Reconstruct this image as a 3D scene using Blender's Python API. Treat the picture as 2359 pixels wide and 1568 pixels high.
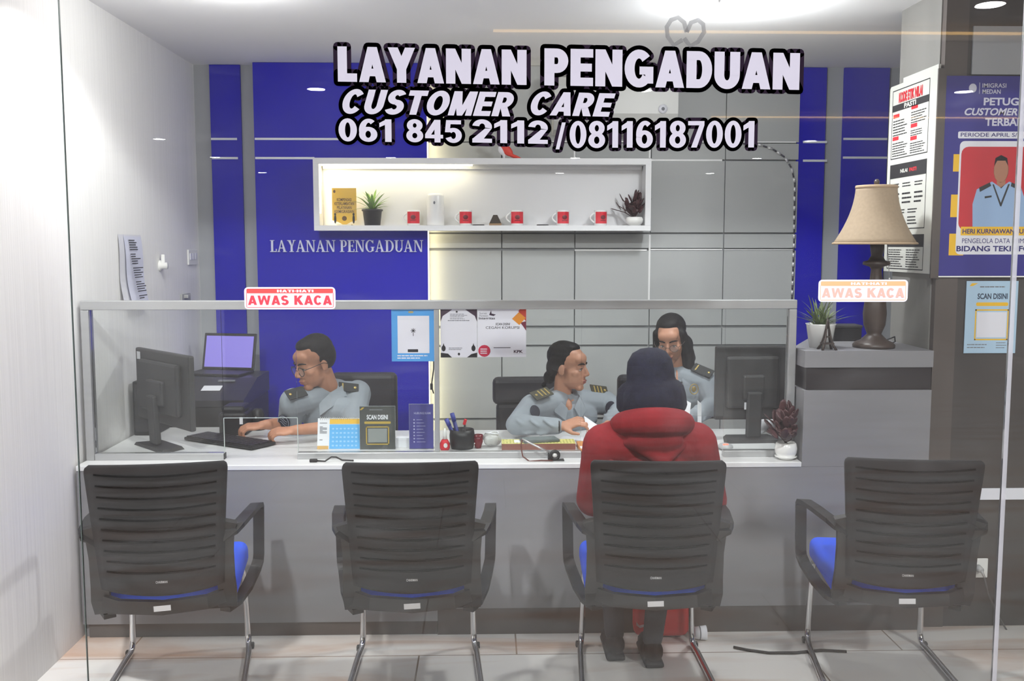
import bpy, bmesh, math, random
from mathutils import Vector, Matrix, Euler
random.seed(7)
for o in list(bpy.data.objects): bpy.data.objects.remove(o)
SC = bpy.context.scene; COL = SC.collection
PI = math.pi

# ------------------------------------------------------------------ camera
FPX = 2254.0
PITCH = math.atan(219 / FPX); YAW = 0.02595; CAMZ = 1.67
cd = bpy.data.cameras.new('camera'); cam = bpy.data.objects.new('camera', cd); COL.objects.link(cam)
cd.sensor_width = 36.0; cd.lens = FPX / 2359 * 36.0; cd.clip_start = 0.05
cam.location = (0, 0, CAMZ); cam.rotation_euler = (PI / 2 - PITCH, 0, -YAW)
SC.camera = cam
CR = Euler((PI / 2 - PITCH, 0, -YAW)).to_matrix()

# ------------------------------------------------------------------ world, exposure
SC.view_settings.view_transform = 'Standard'; SC.view_settings.look = 'None'
SC.view_settings.gamma = 1.0; SC.view_settings.use_curve_mapping = False
SC.view_settings.exposure = 0.42
cy = SC.cycles; cy.max_bounces = 7; cy.diffuse_bounces = 4; cy.glossy_bounces = 3; cy.transmission_bounces = 3; cy.transparent_max_bounces = 16
w = bpy.data.worlds.new('world'); SC.world = w; w.use_nodes = True
w.node_tree.nodes['Background'].inputs[0].default_value = (0.93, 0.96, 1.0, 1)
w.node_tree.nodes['Background'].inputs[1].default_value = 0.17

# ------------------------------------------------------------------ lights
def light(name, kind, loc, energy, color=(1, 1, 1), rot=(0, 0, 0), **kw):
    d = bpy.data.lights.new(name, kind); d.energy = energy; d.color = color
    for k, v in kw.items(): setattr(d, k, v)
    o = bpy.data.objects.new(name, d); COL.objects.link(o); o.location = loc; o.rotation_euler = rot
    return o
CEIL = 2.735; HALLC = 3.2
BOOTH_LIGHTS = [(-1.07, 4.13), (1.12, 4.36)]
light('wall_washer', 'SPOT', (-1.37, 3.77, CEIL - .01), 17, (1, .99, .97), spot_size=math.radians(130), spot_blend=.3, shadow_soft_size=.03)
light('booth_spot', 'SPOT', (-1.07, 4.13, CEIL - .05), 14, (1, .985, .97), spot_size=math.radians(140), spot_blend=.4, shadow_soft_size=.07)
light('booth_lamp', 'POINT', (-1.07, 4.13, CEIL - .13), 8, (1, .985, .97), shadow_soft_size=.06)
light('booth_spot', 'SPOT', (1.12, 4.36, CEIL - .05), 26, (.96, .98, 1), spot_size=math.radians(140), spot_blend=.4, shadow_soft_size=.07)
light('booth_lamp', 'POINT', (1.12, 4.36, CEIL - .13), 20, (.96, .98, 1), shadow_soft_size=.07)
# hall downlights behind the photographer: rows of round lamps in the hall ceiling
for X in (-4.7, -1.66, 1.55, 4.75):
    for Y in (-3.8, -8.4, -11.3, -14.9):
        light('hall_downlight', 'AREA', (X, Y, HALLC - .012), 8, (.98, .98, 1), shape='DISK', size=.17)
for X, Y in ((-1.15, 1.15), (0.95, 1.3), (3.2, -.3)):
    light('hall_downlight', 'AREA', (X, Y, HALLC - .012), 95 if X < 0 else 84, (.98, .98, 1), shape='DISK', size=.17)

# ------------------------------------------------------------------ helpers
def ray(px, py):
    return CR @ Vector(((px - 1179.5) / FPX, -(py - 784) / FPX, -1.0))
def P(px, py, Y):
    d = ray(px, py); t = Y / d.y
    return Vector((d.x * t, Y, CAMZ + d.z * t))
def PZ(px, py, Z):
    d = ray(px, py); t = (Z - CAMZ) / d.z
    return Vector((d.x * t, d.y * t, Z))
def PX(px, py, X):
    d = ray(px, py); t = X / d.x
    return Vector((X, d.y * t, CAMZ + d.z * t))
def R(x0, y0, x1, y1, Y):
    xm, ym = (x0 + x1) / 2, (y0 + y1) / 2
    return P(x0, ym, Y).x, P(x1, ym, Y).x, P(xm, y1, Y).z, P(xm, y0, Y).z   # X0 X1 Z0 Z1

def lin(c):
    c /= 255.0
    return c / 12.92 if c <= .04045 else ((c + .055) / 1.055) ** 2.4
def S(r, g, b): return (lin(r), lin(g), lin(b), 1)

MATS = {}
def mat(name, col, rough=.5, metal=0., spec=.5, emit=None, estr=0., noise=None, bump=None, alpha=None, coat=0., trans=0.):
    """noise=(scale(xyz), amount, detail): brightness variation;  bump=(scale(xyz), strength)"""
    if name in MATS: return MATS[name]
    m = bpy.data.materials.new(name); m.use_nodes = True; nt = m.node_tree
    b = nt.nodes['Principled BSDF']
    b.inputs['Base Color'].default_value = col; b.inputs['Roughness'].default_value = rough
    b.inputs['Metallic'].default_value = metal; b.inputs['Specular IOR Level'].default_value = spec
    if coat: b.inputs['Coat Weight'].default_value = coat
    if trans: b.inputs['Transmission Weight'].default_value = trans
    if alpha is not None: b.inputs['Alpha'].default_value = alpha
    if emit: b.inputs['Emission Color'].default_value = emit; b.inputs['Emission Strength'].default_value = estr
    tc = nt.nodes.new('ShaderNodeTexCoord')
    def nz(scale, detail=4):
        mp = nt.nodes.new('ShaderNodeMapping'); mp.inputs['Scale'].default_value = scale
        nt.links.new(tc.outputs['Object'], mp.inputs['Vector'])
        n = nt.nodes.new('ShaderNodeTexNoise'); n.inputs['Scale'].default_value = 1; n.inputs['Detail'].default_value = detail
        nt.links.new(mp.outputs[0], n.inputs['Vector']); return n
    if noise:
        n = nz(noise[0], noise[2] if len(noise) > 2 else 4)
        mr = nt.nodes.new('ShaderNodeMapRange'); mr.inputs['From Min'].default_value = .3; mr.inputs['From Max'].default_value = .7
        mr.inputs['To Min'].default_value = 1 - noise[1]; mr.inputs['To Max'].default_value = 1 + noise[1] * .6
        nt.links.new(n.outputs['Fac'], mr.inputs['Value'])
        mx = nt.nodes.new('ShaderNodeVectorMath'); mx.operation = 'SCALE'
        mx.inputs[0].default_value = col[:3]; nt.links.new(mr.outputs[0], mx.inputs['Scale'])
        nt.links.new(mx.outputs[0], b.inputs['Base Color'])
    if bump:
        n = nz(bump[0], 3); bp = nt.nodes.new('ShaderNodeBump'); bp.inputs['Strength'].default_value = bump[1]
        bp.inputs['Distance'].default_value = .004
        nt.links.new(n.outputs['Fac'], bp.inputs['Height']); nt.links.new(bp.outputs[0], b.inputs['Normal'])
    MATS[name] = m
    return m

WM = {}   # world matrices of the objects built so far
def thing(name, label, cat, loc=(0, 0, 0), rotz=0., group=None, rot=None):
    o = bpy.data.objects.new(name, None); COL.objects.link(o); o.empty_display_size = .05
    o.location = loc; o.rotation_euler = rot if rot else (0, 0, rotz)
    WM[o] = Matrix.Translation(loc) @ o.rotation_euler.to_matrix().to_4x4()
    o['label'] = label; o['category'] = cat
    if group: o['group'] = group
    return o
def tag(o, label, cat, group=None):
    o['label'] = label; o['category'] = cat
    if group: o['group'] = group
    return o
def struct(o, label=None):
    o['kind'] = 'structure'
    if label: o['label'] = label
    return o
def dup(root, loc, rotz=0., label=None, scale=1.):
    r = root.copy(); COL.objects.link(r); r.location = loc; r.rotation_euler = (0, 0, rotz)
    if scale != 1.: r.scale = (scale,) * 3
    if label: r['label'] = label
    for ch in list(root.children):
        c = ch.copy(); COL.objects.link(c); c.parent = r
        for g in list(ch.children):
            d = g.copy(); COL.objects.link(d); d.parent = c
    return r

_TXT = {}
def text_geo(s, bold=0., shear=0., space=1.):
    k = (s, bold, shear, space)
    if k not in _TXT:
        cu = bpy.data.curves.new('t', 'FONT'); cu.body = s; cu.size = 1; cu.offset = bold; cu.shear = shear
        cu.space_character = space; cu.resolution_u = 3
        o = bpy.data.objects.new('t', cu); COL.objects.link(o)
        dg = bpy.context.evaluated_depsgraph_get(); dg.update()
        me = o.evaluated_get(dg).to_mesh()
        v = [(p.co.x, p.co.y) for p in me.vertices]; f = [tuple(q.vertices) for q in me.polygons]
        o.evaluated_get(dg).to_mesh_clear(); bpy.data.objects.remove(o); bpy.data.curves.remove(cu)
        _TXT[k] = (v, f)
    return _TXT[k]

def block_text(txt, s=.3, t=.22, gap=.07, space=.55):
    """heavy sans lettering out of strokes: list of polygons in a unit cap height, and the width"""
    out = []; x0 = 0
    for ch in txt:
        q = []
        def B(a, b, c, d): q.append([(a, c), (b, c), (b, d), (a, d)])
        def ring(cx, cz, rx, rz, a0, a1, n=18):
            for k in range(n):
                A = math.radians(a0 + (a1 - a0) * k / n); D = math.radians(a0 + (a1 - a0) * (k + 1) / n)
                q.append([(cx + rx * math.cos(A), cz + rz * math.sin(A)), (cx + rx * math.cos(D), cz + rz * math.sin(D)), (cx + (rx - s) * math.cos(D), cz + (rz - t) * math.sin(D)), (cx + (rx - s) * math.cos(A), cz + (rz - t) * math.sin(A))])
        W = .7
        if ch == ' ': W = space - gap
        elif ch == 'L': W = .66; B(0, s, 0, 1); B(0, W, 0, t)
        elif ch == 'A': W = .6 + s; h = W / 2; q.append([(0, 0), (s, 0), (h + s * .42, 1), (h - s * .5, 1)]); q.append([(W, 0), (h + s * .5, 1), (h - s * .42, 1), (W - s, 0)]); B(W * .24, W * .76, .17, .17 + t * .9)
        elif ch == 'Y': W = .62 + s; h = W / 2; B(h - s / 2, h + s / 2, 0, .5); q.append([(0, 1), (h - s / 2, .38), (h + s / 2, .44), (s * 1.08, 1)]); q.append([(W, 1), (W - s * 1.08, 1), (h - s / 2, .44), (h + s / 2, .38)])
        elif ch == 'N': W = .54 + s; B(0, s, 0, 1); B(W - s, W, 0, 1); q.append([(0, 1), (W - s, 0), (W, 0), (s, 1)])
        elif ch in 'PR':
            W = .44 + s; B(0, s, 0, 1); ring(W - .36, .67, .36, .33, -90, 90, 12); B(0, W - .35, 1 - t, 1); B(0, W - .35, .34, .34 + t)
            if ch == 'R': q.append([(s * .9, .4), (W + .05 - s * 1.12, 0), (W + .06, 0), (s * 1.75, .46)]); W += .06
        elif ch == 'E': W = .4 + s; B(0, s, 0, 1); B(0, W, 0, t * .95); B(0, W, 1 - t * .95, 1); B(0, W - .04, .5 - t * .45, .5 + t * .45)
        elif ch == 'G': W = .6 + s; ring(W / 2, .5, W / 2, .515, 42, 325, 22); B(W * .52, W, .34, .34 + t * .9); B(W - s * .8, W, .1, .5)
        elif ch == 'C': W = .56 + s; ring(W / 2, .5, W / 2, .515, 38, 322, 22)
        elif ch in 'O': W = .62 + s; ring(W / 2, .5, W / 2, .515, 0, 360, 26)
        elif ch == 'D': W = .5 + s; B(0, s, 0, 1); ring(W - .42, .5, .42, .5, -90, 90, 14); B(0, W - .41, 0, t); B(0, W - .41, 1 - t, 1)
        elif ch == 'U': W = .5 + s; B(0, s, .36, 1); B(W - s, W, .36, 1); ring(W / 2, .37, W / 2, .385, 180, 360, 16)
        elif ch == 'S': W = .48 + s; h = W / 2; ring(h, .71, h * .95, .305, 25, 268, 18); ring(h, .295, h, .31, -158, 92, 18)
        elif ch == 'T': W = .48 + s; B(0, W, 1 - t, 1); B(W / 2 - s / 2, W / 2 + s / 2, 0, 1)
        elif ch == 'M': W = .68 + s; h = W / 2; B(0, s * .9, 0, 1); B(W - s * .9, W, 0, 1); q.append([(0, 1), (h - s * .38, 0), (h + s * .38, 0), (s * 1.15, 1)]); q.append([(W, 1), (W - s * 1.15, 1), (h - s * .38, 0), (h + s * .38, 0)])
        elif ch == 'K': W = .56 + s; B(0, s, 0, 1); q.append([(s * .8, .28), (W, 1), (W - s * 1.2, 1), (s * .8, .62)]); q.append([(s * .95, .46), (W + .04 - s * 1.2, 0), (W + .06, 0), (s * 1.75, .7)]); W += .06
        elif ch == 'W':
            W = 1.0 + s; h = W / 2
            for m in (0, 1):
                X = (lambda v: v) if m == 0 else (lambda v: W - v)
                q.append([(X(0), 1), (X(s * .95), 1), (X(h * .5 + s * .45), 0), (X(h * .5 - s * .35), 0)]); q.append([(X(h * .5 - s * .35), 0), (X(h * .5 + s * .45), 0), (X(h + s * .4), 1), (X(h - s * .4), 1)])
        elif ch == 'H': W = .54 + s; B(0, s, 0, 1); B(W - s, W, 0, 1); B(0, W, .5 - t / 2, .5 + t / 2)
        elif ch == 'I': W = s; B(0, s, 0, 1)
        elif ch == '-': W = .35; B(0, W, .36, .36 + t)
        elif ch == '/': W = .4; q.append([(0, 0), (.15, 0), (.4, 1), (.25, 1)])
        elif ch == '0': W = .42 + s; ring(W / 2, .5, W / 2, .515, 0, 360, 24)
        elif ch == '1': W = .26 + s; B(.2, .2 + s, 0, 1); q.append([(0, .64), (.21, .76), (.21 + s * .9, 1), (.25, 1), (0, .83)])
        elif ch == '2': W = .42 + s; h = W / 2; ring(h, .69, h, .325, -12, 172, 16); q.append([(0, 0), (W * .55, t * .8), (W * .985, .62), (W - s, .62), (.02, t)]); B(0, W, 0, t)
        elif ch == '4': W = .46 + s; B(W - s - .1, W - .1, 0, 1); B(0, W, .18, .18 + t * .9); q.append([(0, .18), (s * .8, .26), (W - .1 - s * .4, .82), (W - .1, 1), (W - s - .1, 1), (0, .18 + t)])
        elif ch == '5': W = .42 + s; h = W / 2; B(.05, W - .03, 1 - t, 1); q.append([(.05, 1), (.0, .46), (s * .8, .46), (.05 + s * .8, 1)]); ring(h, .325, h, .335, -158, 140, 20)
        elif ch == '6': W = .42 + s; h = W / 2; ring(h, .32, h, .335, 0, 360, 22); ring(h + .02, .5, h + .02, .515, 52, 190, 14)
        elif ch == '7': W = .4 + s; B(0, W, 1 - t, 1); q.append([(W, 1), (W - s * .9, 1 - t * 1.1), (W * .2, 0), (W * .2 + s, 0), (W, .84)])
        elif ch == '8': W = .42 + s; h = W / 2; ring(h, .735, h * .93, .28, 0, 360, 20); ring(h, .285, h, .3, 0, 360, 22)
        for p in q: out.append([(x0 + a, b) for a, b in p])
        x0 += W + (gap if ch != ' ' else 0)
    return out, x0 - gap

class MB:
    def __init__(s, m=None):
        s.v = []; s.f = []; s.mi = []; s.sm = []; s.mats = []; s.cur = 0; s.xf = None
        if m is not None: s.use(m)
    def use(s, m):
        if m not in s.mats: s.mats.append(m)
        s.cur = s.mats.index(m); return s
    def add(s, vs, fs, smooth=False):
        n = len(s.v); x = s.xf
        s.v += [(x @ Vector(p)) if x else Vector(p) for p in vs]
        for f in fs: s.f.append(tuple(i + n for i in f)); s.mi.append(s.cur); s.sm.append(smooth)
        return s
    def box(s, c, size, rot=None, bev=0., seg=2):
        bm = bmesh.new(); bmesh.ops.create_cube(bm, size=1)
        for v in bm.verts: v.co = Vector((v.co.x * size[0], v.co.y * size[1], v.co.z * size[2]))
        if bev: bmesh.ops.bevel(bm, geom=list(bm.edges), offset=min(bev, min(size) * .49), segments=seg, profile=.5, affect='EDGES')
        M = (rot.to_matrix() if isinstance(rot, Euler) else rot) if rot is not None else Matrix.Identity(3)
        bm.verts.index_update(); c = Vector(c)
        s.add([M @ v.co + c for v in bm.verts], [tuple(v.index for v in f.verts) for f in bm.faces], False)
        bm.free(); return s
    def bx(s, x0, x1, y0, y1, z0, z1, bev=0.):
        return s.box(((x0 + x1) / 2, (y0 + y1) / 2, (z0 + z1) / 2), (abs(x1 - x0), abs(y1 - y0), abs(z1 - z0)), None, bev)
    def tube(s, path, r, n=10, closed=False, flat=None):
        """flat=(half width, half thickness, axis): rectangular band instead of a round tube"""
        p = [Vector(q) for q in path]; N = len(p)
        rr = r if isinstance(r, (list, tuple)) else [r] * N
        vs = []; fs = []; up = None
        for i in range(N):
            if closed: t = (p[(i + 1) % N] - p[i - 1]).normalized()
            else: t = (p[min(i + 1, N - 1)] - p[max(i - 1, 0)]).normalized()
            if flat:
                u = Vector(flat[2]); u = (u - t * u.dot(t)).normalized(); q = t.cross(u)
                for a, b in ((1, 1), (-1, 1), (-1, -1), (1, -1)): vs.append(p[i] + u * a * flat[0] + q * b * flat[1])
                continue
            if up is None:
                up = t.orthogonal().normalized()
            up = (up - t * up.dot(t)).normalized(); q = t.cross(up)
            for k in range(n):
                a = 2 * PI * k / n; vs.append(p[i] + (up * math.cos(a) + q * math.sin(a)) * rr[i])
        if flat: n = 4
        for i in range(N if closed else N - 1):
            j = (i + 1) % N
            for k in range(n): fs.append((i * n + k, i * n + (k + 1) % n, j * n + (k + 1) % n, j * n + k))
        if not closed:
            fs.append(tuple(range(n))[::-1]); fs.append(tuple((N - 1) * n + k for k in range(n)))
        return s.add(vs, fs, not flat)
    def cyl(s, a, b, r0, r1=None, n=16): return s.tube([a, b], [r0, r0 if r1 is None else r1], n)
    def cap(s, a, b, r0, r1=None, n=12):
        """tapered capsule: closed, for remeshing"""
        a = Vector(a); b = Vector(b); r1 = r0 if r1 is None else r1
        t = (b - a).normalized(); path = []; rr = []
        for k in range(5):
            an = PI / 2 * k / 4; path.append(a - t * r0 * math.cos(an)); rr.append(max(.0004, r0 * math.sin(an)))
        for k in range(5):
            an = PI / 2 * k / 4; path.append(b + t * r1 * math.sin(an)); rr.append(max(.0004, r1 * math.cos(an)))
        return s.tube(path, rr, n)
    def ell(s, c, r, M=None, n=14):
        c = Vector(c); vs = []; fs = []
        M = M or Matrix.Identity(3); h = n // 2
        for i in range(1, h):
            th = PI * i / h
            for k in range(n):
                ph = 2 * PI * k / n
                vs.append(c + M @ Vector((r[0] * math.sin(th) * math.cos(ph), r[1] * math.sin(th) * math.sin(ph), r[2] * math.cos(th))))
        vs.append(c + M @ Vector((0, 0, r[2]))); vs.append(c + M @ Vector((0, 0, -r[2])))
        T = len(vs) - 2
        for i in range(h - 2):
            for k in range(n): fs.append((i * n + k, (i + 1) * n + k, (i + 1) * n + (k + 1) % n, i * n + (k + 1) % n))
        for k in range(n):
            fs.append((T, k, (k + 1) % n)); fs.append((T + 1, (h - 2) * n + (k + 1) % n, (h - 2) * n + k))
        return s.add(vs, fs, True)
    def lathe(s, prof, c=(0, 0, 0), n=24, smooth=True, M=None):
        c = Vector(c); vs = []; fs = []; M = M or Matrix.Identity(3)
        for r, z in prof:
            for k in range(n):
                a = 2 * PI * k / n; vs.append(c + M @ Vector((r * math.cos(a), r * math.sin(a), z)))
        for i in range(len(prof) - 1):
            for k in range(n): fs.append((i * n + k, i * n + (k + 1) % n, (i + 1) * n + (k + 1) % n, (i + 1) * n + k))
        if prof[0][0] > 1e-6: fs.append(tuple(range(n))[::-1])
        if prof[-1][0] > 1e-6: fs.append(tuple((len(prof) - 1) * n + k for k in range(n)))
        return s.add(vs, fs, smooth)
    def prism(s, poly, y0, y1):
        """polygon in XZ extruded along Y"""
        n = len(poly)
        vs = [(x, y0, z) for x, z in poly] + [(x, y1, z) for x, z in poly]
        fs = [tuple(range(n)), tuple(range(2 * n - 1, n - 1, -1))] + [(i, (i + 1) % n, n + (i + 1) % n, n + i) for i in range(n)]
        return s.add(vs, fs)
    def rrect(s, x0, x1, z0, z1, y0, y1, r, n=4):
        poly = []
        for cx, cz, a0 in ((x1 - r, z0 + r, -90), (x1 - r, z1 - r, 0), (x0 + r, z1 - r, 90), (x0 + r, z0 + r, 180)):
            for k in range(n + 1):
                a = math.radians(a0 + 90 * k / n); poly.append((cx + r * math.cos(a), cz + r * math.sin(a)))
        return s.prism(poly, y0, y1)
    def text(s, t, x0, x1, z0, z1, y, bold=.0, shear=0., space=1., keep=None):
        """flat lettering fitted to a rectangle in XZ.  keep: bounds taken from another bold value"""
        v, f = text_geo(t, bold, shear, space)
        bv = text_geo(t, keep, shear, space)[0] if keep is not None else v
        ax = min(p[0] for p in bv); bxx = max(p[0] for p in bv); az = min(p[1] for p in bv); bz = max(p[1] for p in bv)
        kx = (x1 - x0) / (bxx - ax); kz = (z1 - z0) / (bz - az)
        return s.add([(x0 + (p[0] - ax) * kx, y, z0 + (p[1] - az) * kz) for p in v], f)
    def block(s, txt, x0, x1, z0, z1, y, sw=.3, th=.22, shear=0., grow=0.):
        """heavy lettering fitted to a rectangle; grow = width of a border round every stroke"""
        ps, W = block_text(txt, sw, th); H = z1 - z0
        k = (x1 - x0 - shear * H) / W
        for i_, p in enumerate(ps):
            c = [Vector((x0 + a * k + shear * b * H, y - (0 if grow else (i_ % 40) * .00002), z0 + b * H)) for a, b in p]; n = len(c)
            s.add(c, [tuple(range(n))])
            if grow:
                for i in range(n):
                    A, B = c[i], c[(i + 1) % n]; d = B - A
                    if d.length > 1e-6:
                        d.normalize(); o = Vector((-d.z, 0, d.x)) * grow; s.add([A + o, B + o, B - o, A - o], [(0, 1, 2, 3)])
                    s.add([A + Vector((grow * math.cos(PI * j / 5), 0, grow * math.sin(PI * j / 5))) for j in range(10)], [tuple(range(10))])
        return s
    def quad(s, a, b, c, d): return s.add([a, b, c, d], [(0, 1, 2, 3)])
    def mesh(s, name):
        me = bpy.data.meshes.new(name); me.from_pydata([tuple(p) for p in s.v], [], s.f)
        for m in s.mats: me.materials.append(m)
        me.polygons.foreach_set('material_index', s.mi); me.polygons.foreach_set('use_smooth', s.sm)
        me.update(); return me
    def build(s, name, parent=None, local=False, fix=True, loc=None):
        M = WM[parent] if parent is not None else (Matrix.Translation(loc) if loc else Matrix.Identity(4))
        if not local:
            I = M.inverted(); s.v = [I @ p for p in s.v]
        me = s.mesh(name)
        if fix:
            bm = bmesh.new(); bm.from_mesh(me); bmesh.ops.recalc_face_normals(bm, faces=bm.faces); bm.to_mesh(me); bm.free()
        o = bpy.data.objects.new(name, me); COL.objects.link(o)
        if parent is not None: o.parent = parent
        elif loc: o.location = loc
        WM[o] = M
        return o
    def organic(s, name, parent, voxel=.006, smooth=3):
        """fuse the overlapping closed shapes into one continuous skin"""
        I = WM[parent].inverted(); s.v = [I @ p for p in s.v]
        o = bpy.data.objects.new(name, s.mesh(name)); COL.objects.link(o)
        r = o.modifiers.new('r', 'REMESH'); r.mode = 'VOXEL'; r.voxel_size = voxel; r.use_smooth_shade = True
        if smooth: q = o.modifiers.new('s', 'SMOOTH'); q.iterations = smooth; q.factor = .5
        dg = bpy.context.evaluated_depsgraph_get(); dg.update()
        me = bpy.data.meshes.new_from_object(o.evaluated_get(dg))
        o.modifiers.clear(); old = o.data; o.data = me; bpy.data.meshes.remove(old); me.name = name
        me.materials.clear(); me.materials.append(s.mats[0])
        me.polygons.foreach_set('material_index', [0] * len(me.polygons))
        me.polygons.foreach_set('use_smooth', [True] * len(me.polygons))
        o.parent = parent; WM[o] = WM[parent]
        return o

# ------------------------------------------------------------------ materials
white_paint = mat('ceiling paint', S(236, 236, 236), .9, noise=((.7, .7, .7), .03), spec=.2)
wallpaper = mat('streaked wallpaper', S(236, 235, 233), .8, noise=((60, 120, 1.2), .06, 5), bump=((60, 120, 2), .2), spec=.25)
grey_panel = mat('grey wall cladding', S(176, 178, 178), .55, noise=((1.5, 1.5, 1.5), .05))
grey_strip = mat('grey wall strip', S(165, 168, 172), .6, noise=((2, 2, 2), .05))
blue_wall = mat('royal blue wall panel', S(24, 20, 178), .6, spec=.15, noise=((1.2, 1.2, 1.2), .08))
counter_grey = mat('grey counter laminate', S(132, 131, 134), .5, noise=((3, 3, 14), .04))
counter_top = mat('pale worktop', S(222, 222, 222), .35)
kick_dark = mat('dark kick board', S(88, 80, 76), .5, noise=((6, 2, 2), .15))
alu = mat('brushed aluminium', S(186, 187, 188), .38, metal=.55, noise=((2, 2, 40), .05))
black_plastic = mat('black plastic', S(30, 29, 31), .45)
dark_plastic = mat('dark grey plastic', S(58, 57, 58), .5)
white_gloss = mat('white glaze', S(235, 235, 232), .2)
paper = mat('white paper', S(236, 237, 242), .8)
ink = mat('black ink', S(28, 26, 30), .7)
grey_ink = mat('grey ink', S(120, 122, 128), .8)
chrome = mat('chrome', S(225, 225, 228), .12, metal=1.)
skin_m = mat('tan skin', S(186, 132, 104), .5, noise=((18, 18, 18), .07))
skin_w = mat('light brown skin', S(192, 140, 114), .5, noise=((18, 18, 18), .06))
lip_m = mat('lips', S(160, 96, 88), .45)
hair_m = mat('black hair', S(15, 13, 14), .62, spec=.3, noise=((60, 60, 20), .3), bump=((110, 110, 16), .5))
shirt_m = mat('grey uniform cloth', S(150, 158, 166), .85, noise=((9, 9, 9), .09), bump=((26, 26, 9), .5))
dark_cloth = mat('dark trouser cloth', S(52, 54, 60), .9)
board_m = mat('dark shoulder board', S(46, 48, 48), .7)
gold = mat('gold trim', S(206, 180, 110), .35, metal=.6)
silver = mat('silver trim', S(205, 205, 205), .3, metal=.7)
red_p = mat('red print', S(206, 30, 44), .5)
yellow_p = mat('yellow print', S(236, 186, 40), .5)
leaf_g = mat('green leaf', S(96, 132, 48), .5, noise=((30, 30, 30), .3))
leaf_r = mat('burgundy leaf', S(74, 44, 46), .5, noise=((25, 25, 25), .35))
soil = mat('potting soil', S(50, 40, 34), .95)
navy_p = mat('navy print', S(48, 44, 132), .5)
# ------------------------------------------------------------------ setting
YB = 5.98; XL = -1.735; YG = 3.0; YC = 4.08; YS = 4.20; ZC = .75
YR = 4.12; XR = P(2137, 1150, 4.08).x + .006

def floor_mat():
    m = bpy.data.materials.new('polished cream floor tiles'); m.use_nodes = True; nt = m.node_tree; L = nt.links.new
    b = nt.nodes['Principled BSDF']; tc = nt.nodes.new('ShaderNodeTexCoord')
    mp = nt.nodes.new('ShaderNodeMapping'); mp.inputs['Location'].default_value = (-.12, -3.87 + .8 * 5, 0)
    L(tc.outputs['Object'], mp.inputs['Vector'])
    br = nt.nodes.new('ShaderNodeTexBrick'); br.inputs['Scale'].default_value = 1
    br.inputs['Brick Width'].default_value = 1.6; br.inputs['Row Height'].default_value = .8; br.offset = .25
    br.inputs['Mortar Size'].default_value = .0035; br.inputs['Mortar Smooth'].default_value = .1
    br.inputs['Color1'].default_value = S(250, 248, 244); br.inputs['Color2'].default_value = S(244, 241, 236)
    br.inputs['Mortar'].default_value = S(160, 148, 136); L(mp.outputs[0], br.inputs['Vector'])
    n = nt.nodes.new('ShaderNodeTexNoise'); n.inputs['Scale'].default_value = 1.1; n.inputs['Detail'].default_value = 8; n.inputs['Distortion'].default_value = 1.6
    m3 = nt.nodes.new('ShaderNodeMapping'); m3.inputs['Scale'].default_value = (.55, 2.2, 1); L(tc.outputs['Object'], m3.inputs['Vector']); L(m3.outputs[0], n.inputs['Vector'])
    mr = nt.nodes.new('ShaderNodeMapRange'); mr.inputs['From Min'].default_value = .45; mr.inputs['From Max'].default_value = .68
    mr.inputs['To Min'].default_value = 0; mr.inputs['To Max'].default_value = .8; L(n.outputs['Fac'], mr.inputs['Value'])
    mx = nt.nodes.new('ShaderNodeMixRGB'); mx.inputs[2].default_value = S(200, 156, 124)
    L(mr.outputs[0], mx.inputs[0]); L(br.outputs['Color'], mx.inputs[1]); L(mx.outputs[0], b.inputs['Base Color'])
    b.inputs['Roughness'].default_value = .22
    return m
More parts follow.
